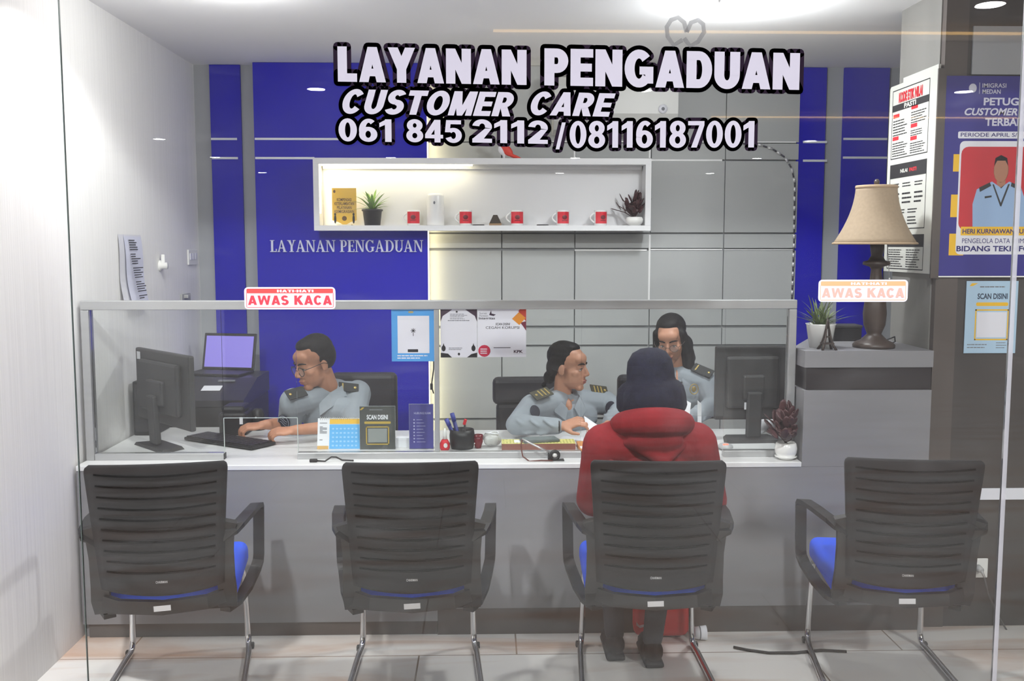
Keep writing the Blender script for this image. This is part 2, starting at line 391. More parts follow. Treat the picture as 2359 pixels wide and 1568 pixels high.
def glass_mat(name, veil=.02, haze=.05):  # pale diffuse film and streaks paint reflected haze into the pane
    m = bpy.data.materials.new(name); m.use_nodes = True; nt = m.node_tree; L = nt.links.new
    nt.nodes.remove(nt.nodes['Principled BSDF']); out = nt.nodes['Material Output']
    tr = nt.nodes.new('ShaderNodeBsdfTransparent'); tr.inputs[0].default_value = (.975, .985, .98, 1)
    df = nt.nodes.new('ShaderNodeBsdfDiffuse'); df.inputs[0].default_value = (.8, .8, .84, 1)
    gl = nt.nodes.new('ShaderNodeBsdfGlossy'); gl.inputs['Roughness'].default_value = .0
    tc = nt.nodes.new('ShaderNodeTexCoord')
    def band(scale, rot, lo, hi, dist=0.):
        mp = nt.nodes.new('ShaderNodeMapping'); mp.inputs['Scale'].default_value = scale; mp.inputs['Rotation'].default_value = rot
        L(tc.outputs['Object'], mp.inputs['Vector'])
        n = nt.nodes.new('ShaderNodeTexNoise'); n.inputs['Scale'].default_value = 1; n.inputs['Detail'].default_value = 6; n.inputs['Distortion'].default_value = dist
        L(mp.outputs[0], n.inputs['Vector'])
        r = nt.nodes.new('ShaderNodeMapRange'); r.inputs['From Min'].default_value = lo; r.inputs['From Max'].default_value = hi
        L(n.outputs['Fac'], r.inputs['Value']); return r.outputs[0]
    a = band((1.1, 1, .9), (0, .5, 0), .42, .75, .6); c = band((2.2, 1, 9), (0, -.6, 0), .58, .8, 1.2)
    mu = nt.nodes.new('ShaderNodeMath'); mu.operation = 'MULTIPLY_ADD'; mu.inputs[1].default_value = haze * .6; mu.inputs[2].default_value = veil
    L(a, mu.inputs[0])
    m2 = nt.nodes.new('ShaderNodeMath'); m2.operation = 'MULTIPLY_ADD'; m2.inputs[1].default_value = haze * .7; L(c, m2.inputs[0]); L(mu.outputs[0], m2.inputs[2])
    x1 = nt.nodes.new('ShaderNodeMixShader'); L(m2.outputs[0], x1.inputs[0]); L(tr.outputs[0], x1.inputs[1]); L(df.outputs[0], x1.inputs[2])
    fr = nt.nodes.new('ShaderNodeFresnel'); fr.inputs['IOR'].default_value = 1.31
    x2 = nt.nodes.new('ShaderNodeMixShader'); L(fr.outputs[0], x2.inputs[0]); L(x1.outputs[0], x2.inputs[1]); L(gl.outputs[0], x2.inputs[2])
    L(x2.outputs[0], out.inputs['Surface'])
    return m
floor_m = floor_mat(); glass_front = glass_mat('hazed shopfront glass', .003, .022); glass_clean = glass_mat('counter screen glass', .006, .012)
glass_edge = mat('glass edge', S(70, 82, 80), .3)
hall_paint = mat('hall ceiling paint', S(150, 148, 146), .9, noise=((.5, .5, .5), .05))
hall_wall = mat('hall wall', S(92, 90, 90), .8, noise=((.5, .5, .5), .15))
wall_dark = mat('taupe stone cladding', S(72, 67, 65), .55, noise=((1.4, 1.4, 2), .18, 6))
pillar_grey = mat('grey pillar paint', S(132, 130, 126), .7, noise=((9, 9, 1), .07))

o = MB(floor_m).bx(-8, 8, -16, YB + .1, -.1, 0).build('floor'); struct(o, 'cream polished stone tile floor with tan veining')
o = MB(white_paint).bx(-1.9, 6, YG - .1, YB + .1, CEIL, CEIL + .06).build('ceiling'); struct(o, 'plain pale grey ceiling over the counter')
o = MB(hall_paint).bx(-8, 8, -16, YG - .1, HALLC, HALLC + .06).bx(-1.9, 8, YG - .16, YG - .1, CEIL - .03, HALLC).build('ceiling'); struct(o, 'hall ceiling behind the photographer')
o = MB(wallpaper).bx(XL - .1, XL, 1.9, YB, 0, HALLC).build('wall_left'); struct(o, 'off-white wall with fine vertical streaks')
o = MB(hall_wall).bx(-8, 8, -16.2, -16, 0, HALLC).bx(-8.1, -8, -16, 1.9, 0, HALLC).bx(8, 8.1, -16, YG, 0, HALLC).bx(-8, XL - .1, 1.85, 1.95, 0, HALLC).build('wall_hall'); struct(o, 'far walls of the hall')
# warm cove strips in the hall ceiling (they mirror in the glass)
cove_m = mat('warm cove light', S(255, 190, 90), .5, emit=(1, .62, .22, 1), estr=7.)
for x0, x1, y in ((.05, 4.6, -1.0), (2.6, 6.5, -5.5)):
    o = MB(hall_paint).bx(x0 - .1, x1 + .1, y - .14, y + .05, HALLC - .1, HALLC).build('trim_1'); struct(o)
    k = MB(cove_m).bx(x0, x1, y + .052, y + .075, HALLC - .06, HALLC - .045).build('cove_strip', o)

# back wall: grey base, blue panels, clad field with shadow gaps
wall_back = struct(MB(grey_strip).bx(XL - .1, 3.4, YB, YB + .1, 0, CEIL).build('wall_back'), 'back wall of blue panels and grey cladding')
def panel(x0, x1, y, m, name, ytop=147, zb=0.0, depth=None):
    X0 = P(x0, 450, y).x; X1 = P(x1, 450, y).x
    return MB(m).bx(X0, X1, y, YB - .001, zb, CEIL - .002).build(name, wall_back)
panel(490, 560, YB - .02, blue_wall, 'blue_panel')
BY = YB - .10
blue_main = panel(589, 984, BY, blue_wall, 'blue_panel')
panel(1833, 1897, YB - .02, blue_wall, 'blue_panel'); panel(1937, 2040, YB - .02, blue_wall, 'blue_panel')
stripe_m = mat('white stripe', S(226, 228, 236), .5)
sb = MB(stripe_m)
for x0, x1, y0, ya in ((486, 546, 320, YB - .02), (488, 548, 364, YB - .02), (587, 780, 320, BY), (588, 724, 364, BY), (1850, 1905, 327, YB - .02), (1850, 1905, 370, YB - .02), (1943, 2044, 320, YB - .02), (1942, 2044, 363, YB - .02)):
    a = R(x0, y0 - 2.5, x1, y0 + 2.5, ya - .003); sb.bx(a[0], a[1], ya - .004, ya - .0005, a[2], a[3])
sb.build('white_stripe', wall_back)
CY = YB - .025
xs = [987, 1156, 1324, 1497, 1666, 1834]; rows = [(149, 326), (329, 366), (370, 535), (539, 571), (577, 750), (756, 794), (799, 962), (967, 1136), (1140, 1310), (1314, 1372)]
cm = MB(grey_panel)
zs = [(P(1179, b, CY).z, P(1179, a, CY).z) for a, b in rows]; zs[0] = (zs[0][0], CEIL - .002); zs[-1] = (.0, zs[-1][1])
for i in range(5):
    X0 = P(xs[i], 600, CY).x + .0035; X1 = P(xs[i + 1], 600, CY).x - .0035
    for z0, z1 in zs: cm.bx(X0, X1, CY, YB - .001, z0, z1)
cm.build('cladding_panel', wall_back)
gap_m = mat('shadow gap', S(150, 152, 154), .7)
a = R(987, 0, 1834, 1, CY); MB(gap_m).bx(a[0], a[1], YB - .006, YB - .0008, 0, CEIL - .01).build('gap_backing', wall_back)
tm = MB(mat('lit gap white', S(238, 238, 238), .4))  # white strips paint the light that shows through gaps between panels
for x0, y0, x1, y1 in ((1272, 325, 1834, 328), (1500, 367, 1664, 371), (1324, 574, 1490, 578), (1499, 573, 1664, 576), (1322, 329, 1326, 364), (1495, 329, 1499, 364), (1494, 540, 1498, 690), (1668, 574, 1828, 576)):
    b = R(x0, y0, x1, y1, CY - .004); tm.bx(b[0], b[1], CY - .004, CY + .01, b[2], b[3])
tm.build('lit_gap_strip', wall_back)
# warm strip hidden on the flank of the blue panel washes the grey field
xr = P(984, 450, BY).x
warm_strip = mat('warm strip light', S(255, 236, 170), .5, emit=(1, .84, .5, 1), estr=2.5)
MB(warm_strip).bx(xr, xr + .006, BY + .03, BY + .045, .25, CEIL - .12).build('light_strip', wall_back)
light('wall_strip', 'AREA', (xr + .012, BY + .02, 1.45), 1.7, (1, .86, .5), rot=(PI / 2, 0, math.radians(-62)), shape='RECTANGLE', size=.02, size_y=2.3)
# silver beaded edging of the rounded corner
pts = [P(x, y, CY - .01) for x, y in ((1700, 330), (1745, 332), (1780, 343), (1808, 362), (1824, 388), (1831, 420), (1829, 560), (1824, 700), (1819, 850), (1815, 960))]
bm_ = MB(mat('bead trim silver', S(225, 225, 228), .25, metal=.4)); dk = mat('bead trim dark', S(70, 68, 80), .5)
tot = 0
for i in range(len(pts) - 1):
    n = max(1, int((pts[i + 1] - pts[i]).length / .028))
    for k in range(n):
        p = pts[i].lerp(pts[i + 1], (k + .5) / n); d = (pts[i + 1] - pts[i]).normalized() * .0125
        bm_.use(MATS['bead trim silver'] if tot % 2 == 0 else dk); bm_.tube([p - d, p + d], .0075 if tot % 2 == 0 else .005, 6); tot += 1
o = bm_.build('trim_2'); struct(o, 'silver beaded edging round the grey wall panels')

# right wall and pillar
wr = struct(MB(wall_dark).bx(XR + .10, 6.4, YR + .002, YR + .42, 0, CEIL).build('wall_right'), 'taupe stone clad wall at the right')
MB(pillar_grey).bx(XR, XR + .099, YR + .03, YR + .43, 0, CEIL).build('pillar_side', wr)
MB(grey_strip).bx(XR + .12, 6.4, YR - .008, YR + .001, P(2250, 172, YR).z, CEIL - .16).build('grey_band', wr)
MB(kick_dark).bx(XR + .005, XR + .10, YR - .006, YR + .029, 0, CEIL - .002).build('pillar_edge', wr)
a = R(2252, 1125, 2359, 1151, YR - .01); MB(mat('white stripe', S(226, 228, 236))).bx(a[0], 4.2, YR - .006, YR + .001, a[2], a[3]).build('white_band', wr)

# front glass
GX0 = P(163, 650, YG).x; GX1 = P(2324, 784, YG).x
g = MB(glass_front).bx(GX0, GX1, YG, YG + .008, .005, CEIL); gw = struct(g.build('window_1'), 'large clear shopfront pane with painted reflection haze')
e = MB(glass_edge).bx(GX0 - .0022, GX0, YG, YG + .008, .005, CEIL).build('glass_edge', gw)
g2 = struct(MB(glass_front).bx(GX1 + .014, GX1 + 1.6, YG, YG + .008, .005, CEIL).build('window_2'), 'right hand shopfront pane')
MB(mat('clear joint', S(176, 178, 186), .25, alpha=.55)).bx(GX1, GX1 + .014, YG - .001, YG + .009, .005, CEIL).build('glass_joint', g2)
# heart drawn with a finger on the glass
hp = []
for x, y in ((1572, 92), (1552, 104), (1538, 84), (1536, 62), (1546, 46), (1562, 40), (1576, 52), (1582, 74)): hp.append(P(x, y, YG - .001))
hq = [P(x, y, YG - .001) for x, y in ((1582, 74), (1592, 52), (1608, 46), (1620, 56), (1622, 74), (1608, 96), (1590, 106), (1576, 88))]
hm = MB(mat('finger smear', S(60, 60, 66), .6, alpha=.3))
hm.tube(hp, .006, flat=(.0065, .0006, (0, 0, 1))).tube(hq, .006, flat=(.0065, .0006, (0, 0, 1)))
hm.build('finger_smear', gw)

# ------------------------------------------------------------------ ceiling lamps of the booth
lamp_on = mat('lamp diffuser', S(255, 255, 255), .5, emit=(1, .98, .95, 1), estr=14.)
for (X, Y), lb in zip(BOOTH_LIGHTS, ('round ceiling downlight nearest the left wall', 'round ceiling downlight above the counter on the right')):
    t = thing('ceiling_light', lb, 'light', (X, Y, CEIL), 0, 'ceiling downlights')
    MB(white_gloss).lathe([(.082, -.001), (.1, -.006), (.1, -.016), (.084, -.02), (.082, -.012)], (X, Y, CEIL)).build('frame', t)
    MB(lamp_on).lathe([(0, -.010), (.081, -.010), (.081, -.004), (0, -.004)], (X, Y, CEIL)).build('diffuser', t)

# ------------------------------------------------------------------ counter
CX0 = max(P(152, 1150, YC).x, XL + .012); CXM = P(1846, 1070, YC).x; CX1 = P(2137, 1150, YC).x
zk1 = P(600, 1434, YC).z; zk2 = P(1400, 1398, YC).z; xk = P(1008, 1415, YC).x
ct = thing('service_counter', 'long grey laminate service counter with pale worktop and dark kick board', 'counter', ((CX0 + CXM) / 2, YC + .35, 0))
MB(counter_grey).bx(CX0, xk, YC, YC + .025, zk1, ZC - .022).bx(xk, CX1, YC, YC + .025, zk2, ZC - .022).build('front_panel', ct)
MB(kick_dark).bx(CX0 + .02, xk - .002, YC + .012, YC + .05, .0, zk1).bx(xk, CX1, YC + .004, YC + .05, 0, zk2).build('kick_board', ct)
MB(counter_top).bx(CX0, CXM, YC - .006, YC + .76, ZC - .022, ZC, .003).bx(CX0, -.98, YC + .758, YC + .87, ZC - .022, ZC).build('worktop', ct)
MB(counter_grey).bx(CX0, CX0 + .02, YC + .026, YC + .82, 0, ZC - .023).build('side_panel', ct)
MB(counter_grey).bx(CXM - .02, CXM, YC + .026, YC + .74, 0, ZC - .023).build('side_panel', ct)
# taller end unit
zt = P(1990, 808, YC).z; zs1 = P(1990, 846, YC).z; zs2 = P(1990, 898, YC).z
un = thing('end_cabinet', 'tall grey cabinet at the right end of the counter under the lamp', 'cabinet', ((CXM + CX1) / 2, YC + .3, 0))
def wedge(m, ins, z0, z1, y0, r=0.):
    """plan with a slanting left flank"""
    A = [(CXM + .002 + ins, y0), (CX1 - r, y0), (CX1 - r, YC + .6), (CXM + .22 + ins, YC + .6), (CXM + .002 + ins, YC + .16)]; n = 5
    return m.add([(x, y, z0) for x, y in A] + [(x, y, z1) for x, y in A], [tuple(range(n))[::-1], tuple(range(n, 2 * n))] + [(i, (i + 1) % n, n + (i + 1) % n, n + i) for i in range(n)])
wedge(MB(counter_grey), 0, zs1, zt, YC).build('top_slab', un)
wedge(MB(mat('dark recess', S(44, 40, 42), .35)), .012, zs2, zs1 - .001, YC + .012, .002).build('recess_panel', un)
wedge(MB(counter_grey), 0, ZC - .021, zs2 - .001, YC - .001, .003).build('body', un)
wedge(MB(counter_grey), .022, 0, ZC - .022, YC + .05).build('lower_body', un)

# ------------------------------------------------------------------ aluminium framed screen on the counter
sc = thing('counter_screen', 'aluminium framed glass screen standing along the counter', 'screen', ((CX0 + CXM) / 2, YS, ZC))
fx0 = max(P(150, 900, YS).x, XL + .014); fx1 = min(P(1838, 900, YS).x, CXM - .004); ft0 = P(1000, 712, YS).z; ft1 = P(1000, 691, YS).z
m = MB(alu); m.bx(fx0, fx1, YS - .02, YS + .02, ft0, ft1, .003); m.build('top_rail', sc)
MB(alu).bx(fx0, fx0 + .035, YS - .02, YS + .03, ZC, ft0 - .001, .003).build('post', sc)
MB(alu).bx(fx1 - .034, fx1, YS - .02, YS + .02, ZC, ft0 - .001, .003).build('post', sc)
a = R(1001, 713, 1012, 1036, YS); MB(alu).bx(a[0], a[1], YS - .014, YS + .014, ZC + .028, ft0 - .001, .002).build('post', sc)
segs = [(fx0 + .036, P(518, 1048, YS).x), (P(687, 1045, YS).x, P(1338, 1045, YS).x), (P(1665, 1045, YS).x, fx1 - .035)]
for x0, x1 in segs:
    b = MB(alu).bx(x0, x1, YS - .02, YS + .02, ZC, ZC + .028, .002).build('bottom_rail', sc)
    MB(black_plastic).bx(x1 - .002, x1 + .002, YS - .018, YS + .018, ZC + .001, ZC + .026).build('end_cap', b)
zg = P(600, 962, YS).z
gm = MB(glass_clean); ends = [fx0 + .036] + [s_ for q in ((segs[0][1], segs[1][0]), (segs[1][1], segs[2][0])) for s_ in q] + [fx1 - .035]
for i in range(5):
    z0 = ZC + .029 if i % 2 == 0 else zg
    gm.bx(ends[i], ends[i + 1], YS - .003, YS + .003, z0, ft0 - .001)
gm.build('glass', sc)
em = MB(mat('pale glass rim', S(190, 200, 196), .3)); x0, x1 = segs[0][1], segs[1][0]
em.bx(x0 - .001, x0 + .001, YS - .004, YS + .004, ZC + .028, zg).bx(x1 - .001, x1 + .001, YS - .004, YS + .004, ZC + .028, zg).bx(x0, x1, YS - .004, YS + .004, zg - .001, zg + .001).build('opening_edge', sc)

# ------------------------------------------------------------------ lit shelf box on the back wall
SF = YB - .25
s0, s1, sz0, sz1 = R(722, 364, 1500, 531, SF); iz0 = P(1100, 519, SF).z; iz1 = P(1100, 378, SF).z
shelf_w = mat('white shelf laminate', S(226, 226, 228), .45)
sh = thing('wall_shelf', 'wide white box shelf on the back wall lit from inside', 'shelf', ((s0 + s1) / 2, SF + .1, sz0))
SBK = BY - .001
MB(shelf_w).bx(s0, s1, SF, SBK, sz0, iz0).build('bottom_board', sh)
MB(shelf_w).bx(s0, s1, SF, SBK, iz1, sz1).bx(s0 + .04, s1 - .04, SF + .1, SBK, iz1 - .02, iz1 - .0005).build('top_board', sh)
e0 = P(735, 450, SF).x; e1 = P(1487, 450, SF).x
MB(shelf_w).bx(s0, e0, SF, SBK, iz0 + .0005, iz1 - .0005).build('side_board', sh); MB(shelf_w).bx(e1, s1, SF, SBK, iz0 + .0005, iz1 - .0005).build('side_board', sh)
MB(shelf_w).bx(e0 + .0005, e1 - .0005, SBK - .012, SBK, iz0 + .0005, iz1 - .0005).build('back_board', sh)
led = MB(mat('shelf led', S(255, 246, 210), .5, emit=(1, .9, .62, 1), estr=9.))
led.bx(e0 + .01, P(1088, 400, SF).x, SF + .03, SF + .04, iz1 - .008, iz1 - .001).build('light_strip', sh)
MB(MATS['shelf led']).bx(e0 + .001, e0 + .005, SF + .03, SF + .037, iz0 + .07, iz1 - .01).build('light_strip', sh)
xm = (e0 + P(1088, 400, SF).x) / 2
light('shelf_strip', 'AREA', (xm, SF + .04, iz1 - .014), .42, (1, .88, .58), rot=(math.radians(25), 0, 0), shape='RECTANGLE', size=.85, size_y=.012)
light('shelf_strip', 'AREA', (e0 + .02, SF + .05, (iz0 + iz1) / 2), .35, (1, .86, .52), rot=(PI / 2, 0, math.radians(-75)), shape='RECTANGLE', size=.012, size_y=.3)

# raised serif lettering below the shelf
def serif_sign(txt, X0, X1, Z0, Z1, y0, y1, m):
    T, t, sf = .2, .075, .055
    def st(mb, x, z0, z1, w): mb.append([(x, z0), (x + w, z0), (x + w, z1), (x, z1)])
    def G(c):
        q = []; R_ = lambda x0, x1, z0, z1: q.append([(x0, z0), (x1, z0), (x1, z1), (x0, z1)])
        def arc(cx, cz, rx, rz, a0, a1, w, wy, n=14):
            for k in range(n):
                A = math.radians(a0 + (a1 - a0) * k / n); B = math.radians(a0 + (a1 - a0) * (k + 1) / n)
                q.append([(cx + rx * math.cos(A), cz + rz * math.sin(A)), (cx + rx * math.cos(B), cz + rz * math.sin(B)), (cx + (rx - w) * math.cos(B), cz + (rz - wy) * math.sin(B)), (cx + (rx - w) * math.cos(A), cz + (rz - wy) * math.sin(A))])
        if c == 'L': R_(.1, .1 + T, 0, 1); R_(0, .42, 1 - sf, 1); R_(0, .62, 0, .07); R_(.56, .64, 0, .26); w = .68
        if c == 'A':
            q.append([(.08, 0), (.17, 0), (.44, .95), (.37, 1)]); q.append([(.37, 1), (.48, 1), (.84, 0), (.62, 0)]); R_(.2, .66, .29, .36); R_(0, .27, 0, sf); R_(.54, .92, 0, sf); w = .94
        if c == 'Y':
            q.append([(.08, 1), (.31, 1), (.53, .45), (.42, .38)]); q.append([(.63, 1), (.72, 1), (.52, .42), (.44, .44)]); R_(.33, .53, 0, .48); R_(0, .37, 1 - sf, 1); R_(.55, .82, 1 - sf, 1); R_(.22, .64, 0, sf); w = .84
        if c == 'N':
            R_(.1, .18, 0, 1); R_(.74, .82, 0, 1); q.append([(.1, 1), (.3, 1), (.82, 0), (.66, 0)]); R_(0, .28, 0, sf); R_(0, .22, 1 - sf, 1); R_(.62, .93, 1 - sf, 1); w = .96
        if c == 'P': R_(.1, .1 + T, 0, 1); R_(0, .42, 0, sf); R_(0, .4, 1 - sf, 1); R_(.28, .4, .42, .48); arc(.38, .71, .3, .29, -90, 90, .17, .06); w = .72
        if c == 'E':
            R_(.1, .1 + T, 0, 1); R_(0, .66, 0, .06); R_(0, .64, .94, 1); R_(.28, .54, .48, .54); R_(.6, .67, 0, .25); R_(.58, .65, .76, 1); R_(.48, .54, .4, .62); w = .72
        if c == 'G': arc(.47, .5, .44, .52, 40, 320, .19, .06, 22); R_(.64, .83, .06, .42); R_(.54, .92, .38, .43); R_(.74, .8, .72, 1); w = .96
        if c == 'D': R_(.1, .1 + T, 0, 1); R_(0, .42, 0, .06); R_(0, .42, .94, 1); arc(.4, .5, .46, .5, -90, 90, .19, .06, 16); w = .9
        if c == 'U': R_(.1, .1 + T, .3, 1); R_(.7, .78, .3, 1); arc(.44, .32, .34, .34, 180, 360, .16, .09, 14); R_(0, .4, 1 - sf, 1); R_(.59, .88, 1 - sf, 1); w = .9
        if c == ' ': w = .36
        return q, w + .03
    tot = sum(G(c)[1] for c in txt); k = (X1 - X0) / tot; h = Z1 - Z0; mb = MB(m); x = 0
    for c in txt:
        q, w = G(c)
        for i, p in enumerate(q): mb.prism([(X0 + (x + a) * k, Z0 + b * h) for a, b in p], y0 - i * .00003, y1)
        x += w
    return mb
a = R(622, 553, 976, 580, BY - .012)
o = serif_sign('LAYANAN PENGADUAN', a[0], a[1], a[2], a[3], BY - .012, BY - .0005, mat('pale sign letters', S(206, 208, 232), .5)).build('wall_sign', loc=((a[0] + a[1]) / 2, BY, a[2]))
tag(o, 'raised pale serif letters on the blue wall below the shelf', 'sign')
# ------------------------------------------------------------------ vinyl lettering on the front glass
vin_w = mat('white vinyl', S(150, 148, 160), .7, spec=.1); vin_k = mat('black vinyl', S(26, 18, 30), .9, spec=.05)
GT = YG - .0006
def vinyl(rows, label, outl):
    r0 = rows[0]; b = P((r0[1] + r0[3]) / 2, r0[4], YG)
    t = thing('vinyl_lettering', label, 'sign', (b.x, YG, b.z))
    for s, x0, y0, x1, y1, shear, bold, dy in rows:
        mk = MB(vin_k); mw = MB(vin_w); a = R(x0, y0, x1, y1, YG)
        sl = -(dy / (x1 - x0))           # the strips were put on slightly out of level
        M = Matrix(((1, 0, 0, 0), (0, 1, 0, 0), (sl, 0, 1, -sl * (a[0] + a[1]) / 2), (0, 0, 0, 1)))
        mk.xf = mw.xf = M
        mw.block(s, a[0], a[1], a[2], a[3], GT - .0008, bold[0], bold[1], shear); mk.block(s, a[0], a[1], a[2], a[3], GT, bold[0], bold[1], shear, outl)
        mk.build('outline', t, fix=False); mw.build('letters', t, fix=False)
vinyl([('LAYANAN', 778, 111, 1213, 192, 0, (.32, .24), 6), ('PENGADUAN', 1254, 117, 1842, 202, 0, (.32, .24), 8)], 'top line of bold white capitals with black outline on the front glass, LAYANAN PENGADUAN', .0128)
vinyl([('CUSTOMER', 782, 209, 1192, 265, .3, (.29, .22), 6), ('CARE', 1216, 213, 1418, 267, .3, (.29, .22), 4)], 'middle line of slanted white capitals on the front glass, CUSTOMER CARE', .0118)
vinyl([('061', 780, 274, 906, 326, 0, (.23, .18), 2), ('845', 936, 276, 1064, 328, 0, (.23, .18), 2), ('2112', 1088, 277, 1262, 330, 0, (.23, .18), 3), ('/', 1280, 282, 1303, 344, 0, (.2, .2), 0), ('08116187001', 1312, 279, 1741, 340, 0, (.22, .16), -2)], 'bottom line of white phone digits with black outline on the front glass', .0105)

# warning stickers on the glass
stick_w = mat('sticker white', S(196, 190, 200), .6, spec=.2)
def warn(x0, y0, x1, y1, rc, label, rcol2):
    a = R(x0, y0, x1, y1, YG); t = thing('warning_sticker', label, 'sticker', ((a[0] + a[1]) / 2, YG, a[2]), 0, 'glass warning stickers')
    W, H = a[1] - a[0], a[3] - a[2]
    MB(stick_w).rrect(a[0], a[1], a[2], a[3], YG - .0012, YG - .0004, .012).build('backing', t)
    y = YG - .0014; r = MB(rc); r.rrect(a[0] + W * .025, a[1] - W * .025, a[3] - H * .28, a[3] - H * .07, y, y + .0002, .004)
    f = W * .006
    for q in ((a[0] + W * .022, a[0] + W * .022 + f, a[2] + H * .09, a[3] - H * .25), (a[1] - W * .022 - f, a[1] - W * .022, a[2] + H * .09, a[3] - H * .25), (a[0] + W * .03, a[1] - W * .03, a[2] + H * .07, a[2] + H * .07 + f)):
        r.bx(q[0], q[1], y, y + .0002, q[2], q[3])
    r.build('red_band', t)
    MB(stick_w).block('HATI-HATI', a[0] + W * .36, a[0] + W * .76, a[3] - H * .235, a[3] - H * .115, y - .0003).build('heading', t)
    MB(rcol2).block('AWAS KACA', a[0] + W * .04, a[1] - W * .04, a[2] + H * .2, a[2] + H * .62, y - .0003, .27, .2).build('lettering', t)
warn(563, 661, 773, 712, mat('sticker red', S(222, 62, 62), .5), 'red and white AWAS KACA sticker on the glass at the left', mat('sticker lettering red', S(210, 50, 66), .5))
warn(1885, 644, 2091, 695, mat('sticker faded orange', S(240, 150, 110), .5), 'faded orange and white AWAS KACA sticker on the glass in front of the lamp', mat('sticker faded lettering', S(224, 150, 140), .5))

# ------------------------------------------------------------------ notices on the counter screen
YP = YS - .0035
def lines(mb, x0, x1, z0, z1, n, y, seed, frac=.45, ragged=True):
    rnd = random.Random(seed); h = (z1 - z0) / n
    for i in range(n):
        z = z1 - (i + .5) * h; x = x0
        xe = x1 - (rnd.random() * .3 * (x1 - x0) if ragged else 0)
        while x < xe - .001:
            wl = min((x1 - x0) * (.06 + rnd.random() * .13), xe - x); mb.bx(x, x + wl * .86, y, y + .0002, z - h * frac / 2, z + h * frac / 2); x += wl
def sheet(name, label, cat, x0, y0, x1, y1, Y, m, th=.0008, group=None):
    a = R(x0, y0, x1, y1, Y); t = thing(name, label, cat, ((a[0] + a[1]) / 2, Y, a[2]), 0, group)
    MB(m).bx(a[0], a[1], Y - th, Y, a[2], a[3]).build('sheet', t)
    W, H = a[1] - a[0], a[3] - a[2]
    return t, (lambda u: a[0] + u * W), (lambda v: a[3] - v * H), Y - th - .0003
sky_blue = mat('sky blue print', S(76, 158, 224), .6); pale_print = mat('pale print', S(224, 224, 232), .7); plum = mat('plum print', S(60, 38, 58), .6)
t, U, V, y = sheet('notice', 'bright blue notice with a pale square on the counter screen', 'notice', 902, 710, 1002, 832, YP, sky_blue)
MB(pale_print).bx(U(.14), U(.87), y, y + .0003, V(.845), V(.14)).build('pale_panel', t)
MB(ink).rrect(U(.37), U(.61), V(.825), V(.77), y - .0002, y, .002).build('caption_tag', t)
m = MB(ink)
for k in range(4):
    d = Vector((math.cos(k * PI / 4), 0, math.sin(k * PI / 4))) * .011; c = Vector((U(.5), y - .0003, V(.42)))
    m.tube([c - d, c + d], .001, flat=(.0012, .0001, (d.z, 0, -d.x)))
m.bx(U(.5) - .0012, U(.5) + .0012, y - .0004, y - .0002, V(.52), V(.47))
m.build('emblem', t)
m = MB(pale_print); lines(m, U(.13), U(.88), V(.96), V(.87), 2, y, 3); m.build('lettering', t)
MB(mat('gold print', S(170, 160, 110), .6)).ell((U(.45), y, V(.07)), (.012, .0004, .005)).build('logo', t)

t, U, V, y = sheet('notice', 'white notice with dark curved corners on the counter screen', 'notice', 1015, 712, 1099, 823, YP, pale_print)
for s in (0, 1):
    m = MB(plum)
    X = (lambda u: U(u)) if s == 0 else (lambda u: U(1 - u))
    m.prism([(X(0), V(.0)), (X(.33), V(.0)), (X(.18), V(.08)), (X(.06), V(.14)), (X(0), V(.26))], y, y + .0002); m.build('corner_print', t)
m = MB(ink); m.prism([(U(0), V(1)), (U(.31), V(1)), (U(.2), V(.92)), (U(.0), V(.9))], y, y + .0002); m.prism([(U(.72), V(1)), (U(1), V(1)), (U(1), V(.9)), (U(.84), V(.93))], y, y + .0002)
for uu in (.08, .9):
    m.ell((U(uu), y, V(.81)), (.009, .0003, .013)); m.prism([(U(uu) - .006, V(.8)), (U(uu) + .006, V(.8)), (U(uu), V(.7))], y, y + .0002)
m.ell((U(.5), y, V(.93)), (.005, .0003, .006)); m.bx(U(.42), U(.47), y, y + .0002, V(.07), V(.035)); m.build('figures_print', t)
m = MB(grey_ink); lines(m, U(.26), U(.74), V(.16), V(.09), 3, y, 5); lines(m, U(.26), U(.72), V(.21), V(.17), 2, y, 6); lines(m, U(.2), U(.8), V(.245), V(.225), 1, y, 7, .8, False); lines(m, U(.22), U(.62), V(.85), V(.79), 2, y, 8); m.build('lettering', t)
t, U, V, y = sheet('notice', 'white notice with red and orange corner, SCAN DISINI CEGAH KORUPSI', 'notice', 1100, 712, 1212, 822, YP, pale_print)
m = MB(mat('brick red print', S(190, 60, 44), .6)); m.prism([(U(.87), V(0)), (U(1), V(0)), (U(1), V(.26)), (U(.84), V(.04))], y, y + .0002)
m.use(mat('wine print', S(112, 30, 52), .6)).prism([(U(1), V(.25)), (U(1), V(.45)), (U(.94), V(.36)), (U(.88), V(.28))], y, y + .0002)
m.use(mat('orange print', S(222, 140, 36), .6)).prism([(U(.71), V(.2)), (U(.85), V(.06)), (U(.99), V(.18)), (U(.86), V(.33))], y - .0002, y)
m.build('corner_print', t)
m = MB(mat('raspberry print', S(196, 40, 72), .6)); m.ell((U(.14), y, V(.87)), (.0265, .0003, .026)); m.build('badge', t)
m = MB(ink); m.text('Integritas', U(.03), U(.36), V(.225), V(.165), y, .02); m.text('SCAN DISINI', U(.37), U(.67), V(.335), V(.285), y, .02, .2); m.text('CEGAH KORUPSI', U(.17), U(.86), V(.41), V(.355), y)
m.bx(U(.33), U(.68), y, y + .0002, V(.81), V(.797))
m.use(plum).text('KPK', U(.745), U(.935), V(.915), V(.855), y, .04); m.prism([(U(.24), V(.12)), (U(.28), V(.02)), (U(.29), V(.09)), (U(.38), V(.11)), (U(.33), V(.14))], y, y + .0002)
